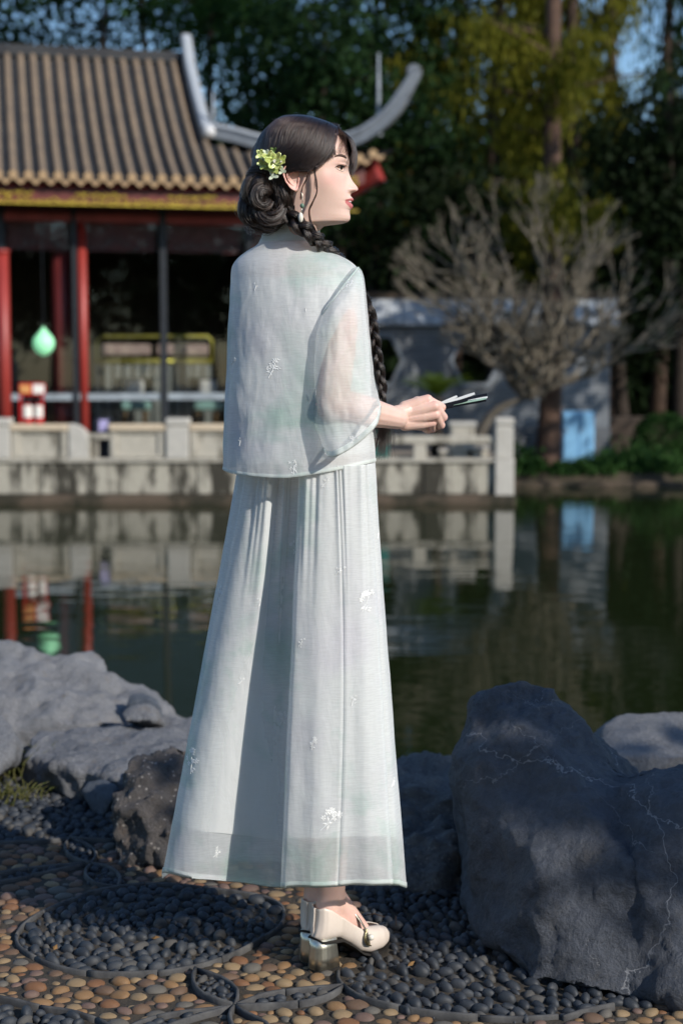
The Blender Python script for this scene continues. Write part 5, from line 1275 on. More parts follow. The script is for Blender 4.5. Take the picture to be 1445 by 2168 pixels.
v, f3 = mesh_arrays(remesh(m.mesh('b'), 0.0015, 3)); kn = np.zeros(len(v))
for p in MCP + PIP: kn = np.maximum(kn, 0.5*np.exp(-((v - np.array(p))**2).sum(1)/0.011**2))
PARTS.append((v, f3, np.zeros(len(f3), int), kn + 0.10))
nv = np.cumsum([0] + [len(p[0]) for p in PARTS])
me = np_mesh('body', np.concatenate([p[0] for p in PARTS]), np.concatenate([p[1] + o for p, o in zip(PARTS, nv)]), None, True)
me.materials.append(M_SKIN); me.materials.append(M_LIPS)
me.polygons.foreach_set('material_index', np.concatenate([p[2] for p in PARTS]).astype(np.int32))
me.attributes.new('tint', 'FLOAT', 'POINT').data.foreach_set('value', np.concatenate([p[3] for p in PARTS]).astype(np.float32))
bm = bmesh.new(); bm.from_mesh(me); bmesh.ops.recalc_face_normals(bm, faces=bm.faces); bm.to_mesh(me); bm.free()
BODY = bpy.data.objects.new('body', me); link(BODY, PERSON)
# face details
M_EYEW = plain('eye_white', (0.62, 0.58, 0.55), 0.25, 0.03, bump=0); M_IRIS = plain('dark_iris', (0.02, 0.012, 0.008), 0.12, 0.1, bump=0); M_LASH = plain('lash', (0.012, 0.009, 0.008), 0.6, 0.1, bump=0); M_BROW = plain('brow_hair', (0.10, 0.062, 0.048), 0.8, 0.1, bump=0)
ec = onface(1098, 585, 0.0)
eye = MB().sphere(onface(1092, 585, -0.0098), 0.0112, 20, 14).build('eye', M_EYEW, BODY, True)
gz_ = (HF*0.93 - HLAT*0.12 + Vector((0, 0, 0.0))).normalized(); eco = onface(1092, 585, -0.0098); sdv = gz_.cross(Vector((0, 0, 1))).normalized()
MB().sphere(eco + gz_*0.0062 - HLAT*0.002, (0.0060, 0.0060, 0.0060), 14, 10).build('iris', M_IRIS, eye, True)
for pts, r, nm, mt in (([(1048, 590), (1064, 574), (1086, 564), (1110, 561), (1130, 566)], [.0005, .0011, .0014, .0014, .0010], 'eyelash', M_LASH), ([(1056, 596), (1080, 608), (1108, 610), (1124, 604)], [.0003, .0005, .0005, .0003], 'eyelash', M_BROW),
                       ([(1040, 497), (1066, 480), (1100, 474), (1130, 480), (1146, 492)], [.0008, .0019, .0026, .0024, .0012], 'eyebrow', M_BROW)):
    MB().tube(bezier([onface(x, y, 0.0003) for x, y in pts], 5), list(np.interp(np.linspace(0, 1, (len(pts)-1)*5 + 1), np.linspace(0, 1, len(r)), r)), 6).build(nm, mt, BODY, True)
lash = [np.array([onface(x, 565, 0.0) + (HF*0.7 - HLAT*0.25 + Vector((0, 0, 0.5))).normalized()*L*q for q in (0, 0.5, 1)]) for x, L in ((1085, .004), (1095, .005), (1105, .0055), (1114, .006), (1122, .006), (1130, .006))]
far = [np.array([HP(1158, 605 + 3*k, 0.020) + (HF*0.8 + Vector((0, 0, -0.05*k + 0.15)))*0.0085*q for q in (0, .5, 1)]) for k in range(4)]
MB().sphere(HP(1168, 884, -0.006), (0.006, 0.010, 0.0028), 10, 8).build('teeth', M_EYEW, BODY, True)

# ------------------------------------------------------------------ hair
T_HF = [(84, 650), (92, 770), (110, 862), (130, 930), (160, 1004), (210, 1092), (290, 1150), (380, 1184), (470, 1190), (560, 1180)]
T_HB = [(84, 610), (92, 545), (110, 500), (160, 428), (250, 335), (400, 264), (520, 242), (600, 238), (700, 248), (800, 275), (900, 320), (1000, 390), (1100, 470)]
T_HW = [(84, .006), (92, .026), (110, .041), (160, .060), (250, .0745), (350, .0815), (450, .0845), (550, .0835), (650, .080), (750, .074), (900, .064), (1000, .057), (1100, .054)]
def cap_y(zx, zy, grow=0.0):
    F_ = smooth_interp(T_HF, zy); B_ = smooth_interp(T_HB, zy); w = smooth_interp(T_HW, zy) + grow; xm = 680.0
    q = np.where(zx > xm, (zx - xm)/np.maximum(F_ - xm, 1), (xm - zx)/np.maximum(xm - B_, 1))
    return w*np.sqrt(np.clip(1 - np.clip(q, 0, 1)**2.15, 0, 1))
HAIRPOLY = [(700, 60), (1010, 60), (1000, 170), (1035, 230), (1008, 300), (985, 400), (955, 490), (908, 560), (850, 612), (790, 640), (740, 632), (690, 590), (620, 574), (580, 600), (572, 680), (592, 740), (640, 830), (672, 900), (690, 1000), (640, 1120), (380, 1120), (120, 900), (120, 60)]
zz_ = np.concatenate([np.linspace(84, 160, 26), np.linspace(164, 1100, 150)]); CV = []; CF = []
nc = 200
for zy in zz_:
    F_, B_, w = smooth_interp(T_HF, zy), smooth_interp(T_HB, zy), smooth_interp(T_HW, zy)
    p_ = np.linspace(0, 2*np.pi, nc, endpoint=False); c, s = np.cos(p_), np.sin(p_)
    zx = np.where(c > 0, 680 + (F_ - 680)*np.sign(c)*np.abs(c)**(2/2.15), 680 + (680 - B_)*np.sign(c)*np.abs(c)**(2/2.15)); y = w*np.sign(s)*np.abs(s)**(2/2.15)
    CV.append(np.stack([(zx - 700)*KZ, y, np.full(nc, (600 - zy)*KZ)], 1))
CV = np.concatenate(CV)
ins = np.array([inside(HAIRPOLY, p[0]/KZ + 700, 600 - p[2]/KZ) or (p[1] > 0.0 and 600 - p[2]/KZ < 430) for p in CV])
i = np.arange((len(zz_)-1)*nc); a = (i//nc)*nc + i % nc; b = (i//nc)*nc + (i % nc + 1) % nc
Q = np.stack([a, b, b + nc, a + nc], 1); Q = Q[ins[Q].all(1)]
nz = np.array([noise.noise(Vector((p[0]*30, p[1]*160, p[2]*40)))*0.0012 for p in CV]); CVd = CV*(1 + nz/0.09)[:, None]
me = np_mesh('hair', to_world(CVd), Q, M_HAIRM, True); HAIR = bpy.data.objects.new('hair', me); link(HAIR, PERSON)
hr = np.random.default_rng(31); strands = []
def side_curve(ctrl, n=16, grow=0.001, wav=0.0, sgn=-1):
    p = np.array([c[:] for c in bezier([Vector((x, y, 0)) for x, y in ctrl], max(2, n//(len(ctrl)-1)))])
    zx, zy = p[:, 0], p[:, 1]; tt = np.linspace(0, 1, len(p)); ph_ = hr.uniform(0, 6.28)
    zx = zx + wav*np.sin(tt*9 + ph_)*tt; zy = zy + wav*np.cos(tt*8 + ph_)*tt
    y = sgn*(cap_y(zx, np.clip(zy, 84, 1099)) + grow)
    return to_world(np.stack([(zx - 700)*KZ, y, (600 - zy)*KZ], 1))
tops = lambda x: float(np.interp(x, [500, 545, 610, 650, 770, 862, 930, 1004, 1060], [112, 94, 86, 86, 93, 111, 131, 161, 190]))
GU = [0, .25, .62, 1]
GT = [[(470, 0), (330, 260), (272, 450), (280, 600), (320, 740)], [(615, 0), (470, 240), (410, 430), (385, 580), (390, 720)], [(830, 0), (760, 230), (690, 400), (560, 530), (450, 670)], [(1050, 0), (1040, 270), (1000, 440), (850, 612), (500, 632)]]
for k in range(330):    # locks: each a clump of strands over the crown
    u = (k + hr.uniform(0, 1))/330; j = hr.normal(0, 1, 10); ctrl0 = []
    for q in range(5):
        x = np.interp(u, GU, [g[q][0] for g in GT]); y = np.interp(u, GU, [g[q][1] for g in GT]); ctrl0.append((x + j[q]*(4 + 5*q), (tops(x) if q == 0 else y) + j[q + 5]*(2 + 4*q)))
    lift = hr.uniform(0.0, 0.0022)
    for s_k in range(20):
        w_ = hr.normal(0, 1); g = 0.0004 + lift + 0.0018*math.exp(-w_*w_); d = hr.normal(0, 1.2, 10)
        strands.append(side_curve([(x + w_*(2.0 + 2.2*q) + d[q], y + w_*(1.5 + 1.5*q) + d[q + 5] if q else y + abs(d[q])*6) for q, (x, y) in enumerate(ctrl0)], 16, g, hr.uniform(0, 3)))
for k in range(700):    # behind the ear to the nape
    j = hr.normal(0, 1, 8); ctrl = [(560 + 25*j[0], 580 + 20*j[1]), (560 + 25*j[2], 740 + 20*j[3]), (600 + 22*j[4], 900 + 20*j[5]), (640 + 22*j[6], 1050 + 15*j[7]), (650 + 20*j[0], 1095)]
    strands.append(side_curve(ctrl, 16, hr.uniform(-0.002, 0.003), 4))
for k in range(900):    # far side of the crown, seen along the top edge
    u = hr.uniform(0, 1); x0 = 520 + 560*u; ctrl = [(x0, tops(x0)), (x0 - 60 + 70*u, 240), (x0 - 120 + 160*u, 420)]
    strands.append(side_curve(ctrl, 12, 0.002, 3, 1))
hair_curves('crown_strands', strands, 0.00042, HAIR)
# fringe
fr_s = []
for k in range(1500):
    y0 = hr.uniform(-0.030, 0.062); q = hr.uniform(0, 1)
    fx = 690 + (1196 - 690)*math.sqrt(max(0.05, 1 - (abs(y0)/0.082)**2.2))
    dens = 1.0
    if y0 < 0.004 and hr.uniform() > 0.30: continue
    end = 500 + hr.normal(0, 40) + (40 if y0 > 0.02 else 0)
    yo = hr.uniform(-6, 10)
    pts = [(1000 + hr.normal(0, 25), 168 + hr.normal(0, 8), y0*0.55), (1090 + (fx - 1190)*0.4, 218, y0*0.8), (fx - 6 + yo, 300, y0), (fx + 32 + yo, 400, y0*1.04), (fx + 38 + yo, (400 + end)/2, y0*1.06 - 0.001), (fx + 24 + yo + hr.normal(0, 8), end, y0*1.06 - 0.003)]
    p = np.array([c[:] for c in bezier([Vector((a*1e-3, b*1e-3, c)) for a, b, c in pts], 4)])
    fr_s.append(to_world(np.stack([(p[:, 0]*1e3 - 700)*KZ, p[:, 2], (600 - p[:, 1]*1e3)*KZ], 1)))
for k in range(520):    # near-side sweep over the temple
    e = hr.uniform(0, 1); x_e = 1060 - 150*e + hr.normal(0, 10); y_e = 475 + 105*e + hr.normal(0, 10)
    pts = [(985 + hr.normal(0, 30), 158 + hr.normal(0, 8)), (1030 - 40*e + hr.normal(0, 10), 240), (1035 - 50*e + hr.normal(0, 10), 340), (1040 - 75*e + hr.normal(0, 10), 420), (x_e, y_e)]
    p = np.array([c[:] for c in bezier([Vector((a, b, 0)) for a, b in pts], 4)]); zx, zy = p[:, 0], p[:, 1]
    y = -(cap_y(zx, zy) + 0.0018 + hr.uniform(0, 0.002)); fr_s.append(to_world(np.stack([(zx - 700)*KZ, y, (600 - zy)*KZ], 1)))
for n_s, pts, sp in ((55, [(905, 575), (868, 640), (885, 740), (888, 830), (850, 920), (815, 1000), (830, 1110), (858, 1190)], 7), (18, [(905, 560), (872, 650), (872, 740), (880, 800)], 8), (40, [(820, 630), (790, 720), (752, 800), (738, 900)], 6), (45, [(760, 600), (700, 612), (640, 604), (600, 620)], 7)):
    for k in range(n_s):
        o1, o2 = hr.normal(0, sp), hr.normal(0, sp); dy = hr.normal(0, 0.0015)
        base_ = bezier([Vector((a, b, 0)) for a, b in pts], 5); L = []
        for q, c in enumerate(base_):
            tt = q/len(base_); zx, zy = c.x + o1*(0.4 + tt)*math.cos(tt*3), c.y + o2
            yv = -0.079 if zy < 600 else -float(np.interp(zy, [600, 700, 800, 900, 1000, 1200], [0.081, 0.078, 0.074, 0.068, 0.060, 0.050]))
            L.append(((zx - 700)*KZ, yv + dy, (600 - zy)*KZ))
        fr_s.append(to_world(np.array(L)))
for k in range(60):    # wisps across the temple
    e = hr.uniform(0, 1); pts = [(1000 + hr.normal(0, 12), 172 + hr.normal(0, 5)), (1062 + 50*e + hr.normal(0, 6), 245), (1075 + 70*e + hr.normal(0, 8), 330), (1070 + 85*e + hr.normal(0, 8), 400), (1050 + 90*e + hr.normal(0, 12), 470 + hr.normal(0, 25))]
    L = []
    for c in bezier([Vector((a, b, 0)) for a, b in pts], 4): L.append(np.array(onface(min(c.x, 1145), c.y, 0.0035)))
    fr_s.append(np.array(L))
for k in range(140):    # flyaways
    x0 = hr.uniform(480, 1050); y0 = tops(x0); a = hr.uniform(-1, 1)
    fr_s.append(np.array([HP(x0 + 30*q*a, y0 + 10 - (20*q - 10*q*q)*hr.uniform(0.4, 1.0), hr.normal(0, .012)) for q in np.linspace(0, 2, 7)]))
for k in range(120):
    z0 = hr.uniform(620, 1200); x0 = 175 + 0.00055*(z0 - 900)**2
    fr_s.append(np.array([HP(x0 + 60 - 90*q*hr.uniform(.5, 1), z0 + 60*q*hr.uniform(-.3, 1), -0.03 + hr.normal(0, .02)) for q in np.linspace(0, 1, 6)]))
hair_curves('fringe_strands', fr_s, 0.00032, HAIR, 0.3); hair_curves('lash_strands', lash + far, 0.00035, BODY, 0.3)
# ropes of hair: bun loops and plait
def rope(paths_r, name_core, per, parent, core_mat=M_HAIRM, r_str=0.00030, twist=2.0, sub=5):
    """a bundle of hair: sub-locks winding about each path, each covered with strands"""
    m = MB(); st = []
    def frames(path):
        n = len(path); u = None; out = []
        for k in range(n):
            tg = (path[min(n-1, k+1)] - path[max(0, k-1)]).normalized()
            if u is None: u = tg.orthogonal().normalized()
            u = (u - tg*u.dot(tg)).normalized(); out.append((u.copy(), tg.cross(u)))
        return out
    for path, rad in paths_r:
        n = len(path); path = [Vector(p) for p in path]; fr_ = frames(path); m.tube(path, [r_*0.72 for r_ in rad], 8)
        for b in range(sub):
            ab = 6.283*b/sub + hr.uniform(-.3, .3); rs = hr.uniform(0.40, 0.58); dist = 1.0 - rs; ph_ = hr.uniform(0, 6.28)
            sp = [path[k] + (fr_[k][0]*math.cos(ab + twist*k/n) + fr_[k][1]*math.sin(ab + twist*k/n))*rad[k]*dist*(1 + 0.12*math.sin(k*0.5 + ph_)) for k in range(n)]
            m.tube(sp, [rad[k]*rs*0.88 for k in range(n)], 7); f2 = frames(sp)
            for s in range(per // sub):
                a0 = hr.uniform(0, 6.28); rr_ = hr.uniform(0.84, 1.08)*rs; tw = hr.normal(0, 0.7)
                st.append(np.array([sp[k] + (f2[k][0]*math.cos(a0 + tw*k/n) + f2[k][1]*math.sin(a0 + tw*k/n))*rad[k]*rr_*(1 + 0.04*math.sin(k*0.9 + a0*3)) for k in range(n)]))
            for s in range(2):
                a0 = hr.uniform(0, 6.28); st.append(np.array([sp[k] + (f2[k][0]*math.cos(a0 + k*.15) + f2[k][1]*math.sin(a0 + k*.15))*rad[k]*(rs + 0.5*math.sin(math.pi*k/n)*hr.uniform(.4, 1)) for k in range(n)]))
    o = m.build(name_core, core_mat, parent, True); hair_curves(name_core + '_strands', st, r_str, o, 0.8); return o
BC = (385, 925); loops = []
def bz(zx, zy, y): return HP(zx, zy, y)
def arc(cx, cy, rx, ry, a0, a1, y0, y1, tilt=0.0, n=22, th=0.0155):
    pts = []
    for k in range(n):
        s = k/(n-1); a = a0 + (a1 - a0)*s; pts.append(bz(cx + rx*math.cos(a), cy - 48 - ry*math.sin(a)*0.95, y0 + (y1 - y0)*s - 0.012*math.sin(s*math.pi)))
    return pts, [th*(0.55 + 0.55*math.sin(math.pi*min(1, max(0, (k + 1)/n)))) for k in range(n)]
loops += [arc(390, 920, 165, 200, 1.4, 5.4, -0.030, -0.028), arc(380, 960, 150, 185, 4.0, 8.3, -0.034, -0.040), arc(420, 830, 140, 130, -0.6, 3.4, -0.045, -0.038), arc(350, 900, 90, 130, 0.4, 4.8, -0.062, -0.058, th=0.0145),
          arc(440, 1000, 110, 140, 2.4, 6.9, -0.060, -0.055, th=0.0145), arc(300, 1010, 95, 140, 1.8, 5.6, -0.045, -0.05, th=0.014), arc(480, 900, 95, 150, -1.6, 2.2, -0.050, -0.045, th=0.0145), arc(390, 1100, 150, 75, 3.2, 6.4, -0.03, -0.035, th=0.0145), arc(400, 760, 140, 90, 0.0, 3.3, -0.05, -0.045, th=0.015),
          arc(390, 940, 60, 80, 0.5, 6.0, -0.072, -0.07, th=0.013)]
m = MB().sphere(bz(385, 880, -0.012), (0.036, 0.045, 0.046), 20, 14)
m.build('bun_core', M_HAIRM, HAIR, True)
for L in loops: rope([L], 'bun_coil', 160, HAIR, r_str=0.00040, twist=hr.uniform(2.5, 5.0)*hr.choice([-1, 1]))
mess = []
for k in range(800):   # loose hair over the bun
    a0 = hr.uniform(0, 6.28); e0 = hr.uniform(-0.4, 0.6); L = hr.uniform(0.7, 2.2); da = hr.choice([-1, 1])*L; de = hr.normal(0, 0.3); g = hr.uniform(1.0, 1.22)
    pts = []
    for q in np.linspace(0, 1, 10):
        a = a0 + da*q; e = e0 + de*q + 0.25*math.sin(q*5 + a0); pts.append(bz(385 + 205*g*math.cos(a)*math.cos(e), 885 - 250*g*math.sin(a)*math.cos(e), -0.022 - 0.058*math.sin(e)*g))
    mess.append(np.array(pts))
hair_curves('bun_strands', mess, 0.00036, HAIR, 0.5)
# plait over the right shoulder
PP = bezier([HP(575, 985, -0.052), HP(640, 1060, -0.062), HP(725, 1135, -0.067), HP(820, 1210, -0.062), HP(925, 1295, -0.040), W(724, 562, 3.02), W(752, 610, 3.07), W(778, 660, 3.075), W(789, 710, 3.06), W(800, 770, 3.055), W(808, 820, 3.055), W(807, 855, 3.055)], 14)
LP = np.concatenate([[0], np.cumsum([(q - p).length for p, q in zip(PP, PP[1:])])]); tot = LP[-1]
NP_ = 230; sp_ = np.linspace(0, tot, NP_); PPs = [Vector([np.interp(s, LP, [p[c] for p in PP]) for c in range(3)]) for s in sp_]
tri = []
for j in range(3):
    pts = []; rad_ = []
    for k in range(NP_):
        tg = (PPs[min(NP_-1, k+1)] - PPs[max(0, k-1)]).normalized(); vw = Vector((0, -1, 0.1)); sd = tg.cross(vw).normalized(); nn_ = sd.cross(tg)
        th = 2*math.pi*(sp_[k]/0.090) + j*2*math.pi/3; s = sp_[k]/tot; wd = np.interp(s, [0, 0.3, 0.7, 1], [0.0100, 0.0098, 0.0092, 0.0054])
        pts.append(PPs[k] + sd*math.sin(th)*wd + nn_*math.sin(2*th)*wd*0.62); rad_.append(wd*0.72)
    tri.append((pts, rad_))
rope(tri, 'plait', 120, HAIR, r_str=0.00038, twist=5.0, sub=3)
end = PPs[-1]; tail = []
for k in range(520):
    a = hr.normal(0, 1); b_ = hr.normal(0, 1); L = hr.uniform(0.07, 0.115)
    tail.append(np.array([end + Vector((a*0.0035 + (a*0.009 - 0.002)*q + 0.004*math.sin(q*3), b_*0.004 + b_*0.006*q, -L*q)) for q in np.linspace(0, 1, 9)]))
hair_curves('plait_tail', tail, 0.00030, HAIR, 0.3)
MB().tube([end + Vector((0, 0, 0.006)), end - Vector((0, 0, 0.006))], 0.0075, 10).build('hair_tie', M_LASH, HAIR, True)

# ------------------------------------------------------------------ garments
def fold_noise(p, s, seed): return noise.fractal(Vector((p[0]*s[0] + seed, p[1]*s[1], p[2]*s[2])), 0.9, 2.0, 3)
JL = [(506, 613, .056, .054), (520, 613, .064, .062), (532, 610, .082, .064), (546, 616, .106, .074), (560, 621, .121, .083), (576, 625, .129, .090), (598, 628, .133, .096), (630, 629, .1345, .100), (700, 630, .139, .104), (800, 631, .145, .108), (900, 632, .150, .112), (1002, 634, .154, .115)]
def jacket_ring(py, nth=300):
    cx = smooth_interp([(l[0], l[1]) for l in JL], py); a = 0.972*smooth_interp([(l[0], l[2]) for l in JL], py); b = smooth_interp([(l[0], l[3]) for l in JL], py)
    c = np.array(W(float(cx), float(py), 3.0)); th = np.linspace(0, 2*np.pi, nth, endpoint=False); n = 2.5
    C, S = np.cos(th), np.sin(th); A = np.sign(C)*np.abs(C)**(2/n)*a; B = np.sign(S)*np.abs(S)**(2/n)*b
    return c[None] + A[:, None]*np.array(E1) + B[:, None]*np.array(E2)
def grid_faces(nr, nc, closed=True):
    m = nc if closed else nc - 1
    i = np.arange((nr-1)*m); r = i//m; c = i % m; a = r*nc + c; b = r*nc + (c+1) % nc
    return np.stack([a, b, b + nc, a + nc], 1)
def garment(name, V, nr, nc, mat, parent, solid=0.0, closed=True):
    o = bpy.data.objects.new(name, np_mesh(name, V, grid_faces(nr, nc, closed), mat, True)); link(o, parent)
    return o
pys = np.concatenate([np.linspace(506, 600, 40), np.linspace(604, 1002, 110)]); rows = []
for py in pys:
    R = jacket_ring(py); t_ = (py - 506)/(1002 - 506)
    # hem rises towards her right side, drops a little at the back
    e = (R - R.mean(0)) @ np.array(E1); R[:, 2] += (t_**3)*(0.026*np.clip(e/0.15, 0, 1)**1.3 + 0.010*np.clip(-e/0.15, 0, 1)**2)
    ctr = R.mean(0); out = unit((R - ctr)*np.array([1, 1, 0]))
    d = np.array([0.0020*fold_noise((p[0] - 0.35*p[2], p[1], p[2]*0.55 + 0.5*p[0]), (13, 9, 13), 2.0) + 0.0011*fold_noise((p[0], p[1], p[2]), (44, 34, 15), 9.0) for p in R])
    rows.append(R + out*(d*min(1, t_*5))[:, None])
V = np.concatenate(rows); JV = V
JACKET = garment('jacket', V, len(pys), 300, M_JACKET, PERSON)
# camisole layer under the jacket, seen softly through it
lin = [r_.mean(0) + (r_ - r_.mean(0))*0.955 for r_ in rows[36:143]]; garment('jacket_lining', np.concatenate(lin), len(lin), 300, M_LINING, JACKET)
hemr = rows[-1]; ctr = hemr.mean(0)
hb = [ctr + (hemr - ctr)*s + np.array([0, 0, dz]) for s, dz in ((1.002, 0.005), (1.006, 0.002), (1.006, -0.001), (0.998, -0.002))]
garment('hem_band', np.concatenate(hb), 4, 300, M_HEM, JACKET)
# stand collar
def ring3(c, r1, r2, tilt=0.0, n=64):
    th = np.linspace(0, 2*np.pi, n, endpoint=False); return np.array([c + E1*(r1*math.cos(t_)) + E2*(r2*math.sin(t_)) + Vector((0, 0, tilt*math.sin(t_))) for t_ in th])
cb = W(613, 514, 2.992); ctp = W(619, 483, 2.990)
cr = [ring3(cb.lerp(ctp, s), .0590 - .005*s, .0560 - .004*s, -.010*s) for s in np.linspace(0, 1, 9)] + [ring3(ctp, .0525, .0505, -.010), ring3(ctp - Vector((0, 0, .02)), .0515, .0495, -.010)]
garment('collar', np.concatenate(cr), len(cr), 64, M_HEM, JACKET)
# right sleeve: rings read from the flared outline
SL = [((688, 636), (738, 572), .030), ((680, 668), (757, 566), .044), ((671, 705), (769, 584), .053), ((666, 750), (775, 634), .058), ((662, 800), (780, 702), .062), ((661, 850), (787, 765), .066), ((664, 895), (794, 812), .068), ((671, 930), (799, 836), .069), ((679, 956), (802, 856), .070)]
NR = 90; ts = np.linspace(0, len(SL) - 1, NR); rows = []
tabs = [[(k, f(s)) for k, s in enumerate(SL)] for f in (lambda s: s[0][0], lambda s: s[0][1], lambda s: s[1][0], lambda s: s[1][1], lambda s: s[2])]
for t_ in ts:
    lx, ly, rx, ry, dp = [float(smooth_interp(tb, t_)) for tb in tabs]; yc = float(np.interp(t_, [0, 2, 8], [2.945, 2.915, 2.900]))
    Lp, Rp = W(lx, ly, yc - 0.012), W(rx, ry, yc + 0.012); c = (Lp + Rp)/2; U = (Rp - Lp)/2; th = np.linspace(0, 2*np.pi, 160, endpoint=False); n = 2.2
    R = np.array([c + U*(math.copysign(abs(math.cos(a))**(2/n), math.cos(a))) + Vector((0, dp*math.copysign(abs(math.sin(a))**(2/n), math.sin(a)), 0)) for a in th])
    out = unit(R - np.array(c)); w_ = min(1, t_/2.0)
    d = np.array([0.005*fold_noise((p[0] + 0.3*p[2], p[1], p[2]), (16, 16, 8), 5.0) + 0.002*fold_noise(p, (40, 40, 14), 3.0) for p in R])
    flute = 0.0035*np.sin(th*5 + 0.7)*(t_/8)**2
    nearf = np.clip(-np.sin(th), 0, 1)[:, None]*(t_/8)**3; R = R + nearf*np.array([0.016, 0, -0.022])
    rows.append(R + out*(d*w_ + flute)[:, None])
SLEEVE = garment('sleeve', np.concatenate(rows), NR, 160, M_SLEEVE, JACKET); SV = np.concatenate(rows)
e_ = rows[-1]; c = e_.mean(0); dv = unit((rows[-1] - rows[-4]).mean(0)[None])[0]
hb = [c + (e_ - c)*s + dv*z for s, z in ((1.006, -0.009), (1.012, -0.002), (1.008, 0.003), (0.995, 0.002))]
garment('cuff', np.concatenate(hb), 4, 160, M_HEM, SLEEVE)
# sleeve-head seam roll, left sleeve on the far side
hd = [Vector(rows[12][k % 160]) for k in range(161)]
MB().tube(hd[::4], 0.0016, 6, cap=False).build('armhole_seam', M_HEM, JACKET, True)
sl = [SHL + Vector((0, 0, 0.03)), SHL + Vector((0.01, 0.03, -0.10)), SHL + Vector((0.03, 0.08, -0.22)), SHL + E2*0.16 + E1*0.07 + Vector((0, 0, -0.27))]
MB().tube(bezier(sl, 6), list(np.linspace(0.030, 0.052, 19)), 24, cap=False).build('sleeve', M_SLEEVE, JACKET, True)

# skirt: plan of the cloth at waist and hem, with its real laps and folds
HEMPX = [(300, 1842), (343, 1845), (420, 1858), (520, 1868), (600, 1877), (660, 1876), (720, 1873), (780, 1872), (830, 1870), (863, 1877), (900, 1880)]
NZ = 90; Ztop = W(650, 978, 3.0).z
# (hem px, hem Y, waist px, waist Y, points to the next node, sharp corner)
NODES = [(343, 3.075, 506, 3.050, 26, 0), (360, 3.022, 520, 2.990, 46, 0), (430, 3.012, 552, 2.955, 46, 0), (505, 3.034, 585, 2.946, 46, 0), (575, 3.045, 618, 2.942, 16, 0), (607, 3.024, 639, 2.932, 10, 1),
         (594, 2.945, 634, 2.912, 10, 1), (602, 2.912, 642, 2.898, 40, 0), (655, 2.895, 680, 2.886, 40, 0), (708, 2.900, 712, 2.886, 8, 1), (716, 2.907, 717, 2.890, 8, 1), (722, 2.902, 722, 2.886, 44, 0), (775, 2.900, 758, 2.894, 40, 0), (822, 2.918, 778, 2.916, 10, 0), (828, 2.932, 783, 2.924, 8, 1), (820, 2.946, 780, 2.930, 8, 1),
         (846, 2.952, 788, 2.945, 22, 0), (861, 2.985, 792, 2.985, 22, 0), (852, 3.060, 785, 3.045, 30, 0), (790, 3.130, 755, 3.085, 40, 0), (660, 3.175, 660, 3.110, 40, 0), (500, 3.180, 570, 3.100, 40, 0), (390, 3.145, 520, 3.080, 26, 0)]
def plan(which):
    out = []; n = len(NODES); P2 = [Vector((W(q[0], 1870, q[1]).x, q[1], 0)) if which == 'hem' else Vector((W(q[2], 1000, q[3]).x, q[3], 0)) for q in NODES]
    for k in range(n):
        b, c = P2[k], P2[(k+1) % n]; a = b if NODES[k][5] else P2[k-1]; d = c if NODES[(k+1) % n][5] else P2[(k+2) % n]
        for i in range(NODES[k][4]):
            t = i/NODES[k][4]; out.append(0.5*((2*b) + (c - a)*t + (2*a - 5*b + 4*c - d)*t*t + (3*b - a - 3*c + d)*t*t*t))
    return np.array([(p.x, p.y) for p in out])
PH, PW = plan('hem'), plan('waist'); NTH = len(PH)
def skirt_rows(inset=0.0, tmax=1.0, nz=NZ):
    rows = []; s = np.arange(NTH)/NTH*2*np.pi; phs = np.random.default_rng(5).uniform(0, 6.28, 8)
    hpx = 722.5 + FPX*PH[:, 0]/(PH[:, 1]*CP + 1.02*SP); near = PH[:, 1] < 3.06
    hp = np.interp(hpx, [q[0] for q in HEMPX], [q[1] for q in HEMPX]); dy = FPX*CP + (1084 - hp)*SP; dz = -FPX*SP + (1084 - hp)*CP
    zh = np.where(near, CAM_H + dz/dy*PH[:, 1], 0.165); zh = sum(np.roll(zh, k) for k in range(-5, 6))/11
    for k in range(nz):
        t_ = tmax*k/(nz-1); te = t_**1.02; Q = PW + (PH - PW)*te
        Q[:, 0] += 0.011*math.sin(math.pi*t_)*np.exp(-((hpx - 716)/30)**2)
        tg = np.roll(Q, -3, 0) - np.roll(Q, 3, 0); nrm = unit(np.stack([tg[:, 1], -tg[:, 0]], 1)); c = Q.mean(0)
        if ((Q - c)*nrm).sum() < 0: nrm = -nrm
        g = max(0, 1 - t_/0.36)**1.2; px = hpx
        d = 0.0014*g*np.sin(s*37 + 1.8*np.sin(s*9 + phs[0])) + 0.0020*g*np.sin(s*19 + phs[1])
        # the two long gathers that catch the sun below the jacket
        d += 0.012*max(0, 1 - t_/0.55)*(np.exp(-((px - 470 - 40*t_)/22)**2) - 0.8*np.exp(-((px - 515)/16)**2) + np.exp(-((px - 548 - 10*t_)/13)**2))
        d += t_*(0.0035*np.sin(s*6 + phs[2] + t_) + 0.0010*np.sin(s*13 + phs[3] - 1.3*t_))
        z = Ztop + (zh - Ztop)*t_
        wr = np.array([0.0010*fold_noise((x, y, z_), (26, 26, 10), 4.0) for x, y, z_ in zip(Q[:, 0], Q[:, 1], z)])
        Q = Q + nrm*(d + wr)[:, None]
        if inset: Q = c + (Q - c)*(1 - inset*(0.3 + 0.7*t_))
        rows.append(np.stack([Q[:, 0], Q[:, 1], z], 1))
    return rows
srows = skirt_rows(); KV = np.concatenate(srows)
SKIRT = garment('skirt', KV, NZ, NTH, M_SKIRT, PERSON)
lrows = skirt_rows(0.05, 0.885, 60); garment('skirt_lining', np.concatenate(lrows), 60, NTH, M_LINING, SKIRT)
h0 = srows[-1]; ctr = h0.mean(0); hz = np.array([0, 0, 1.0])
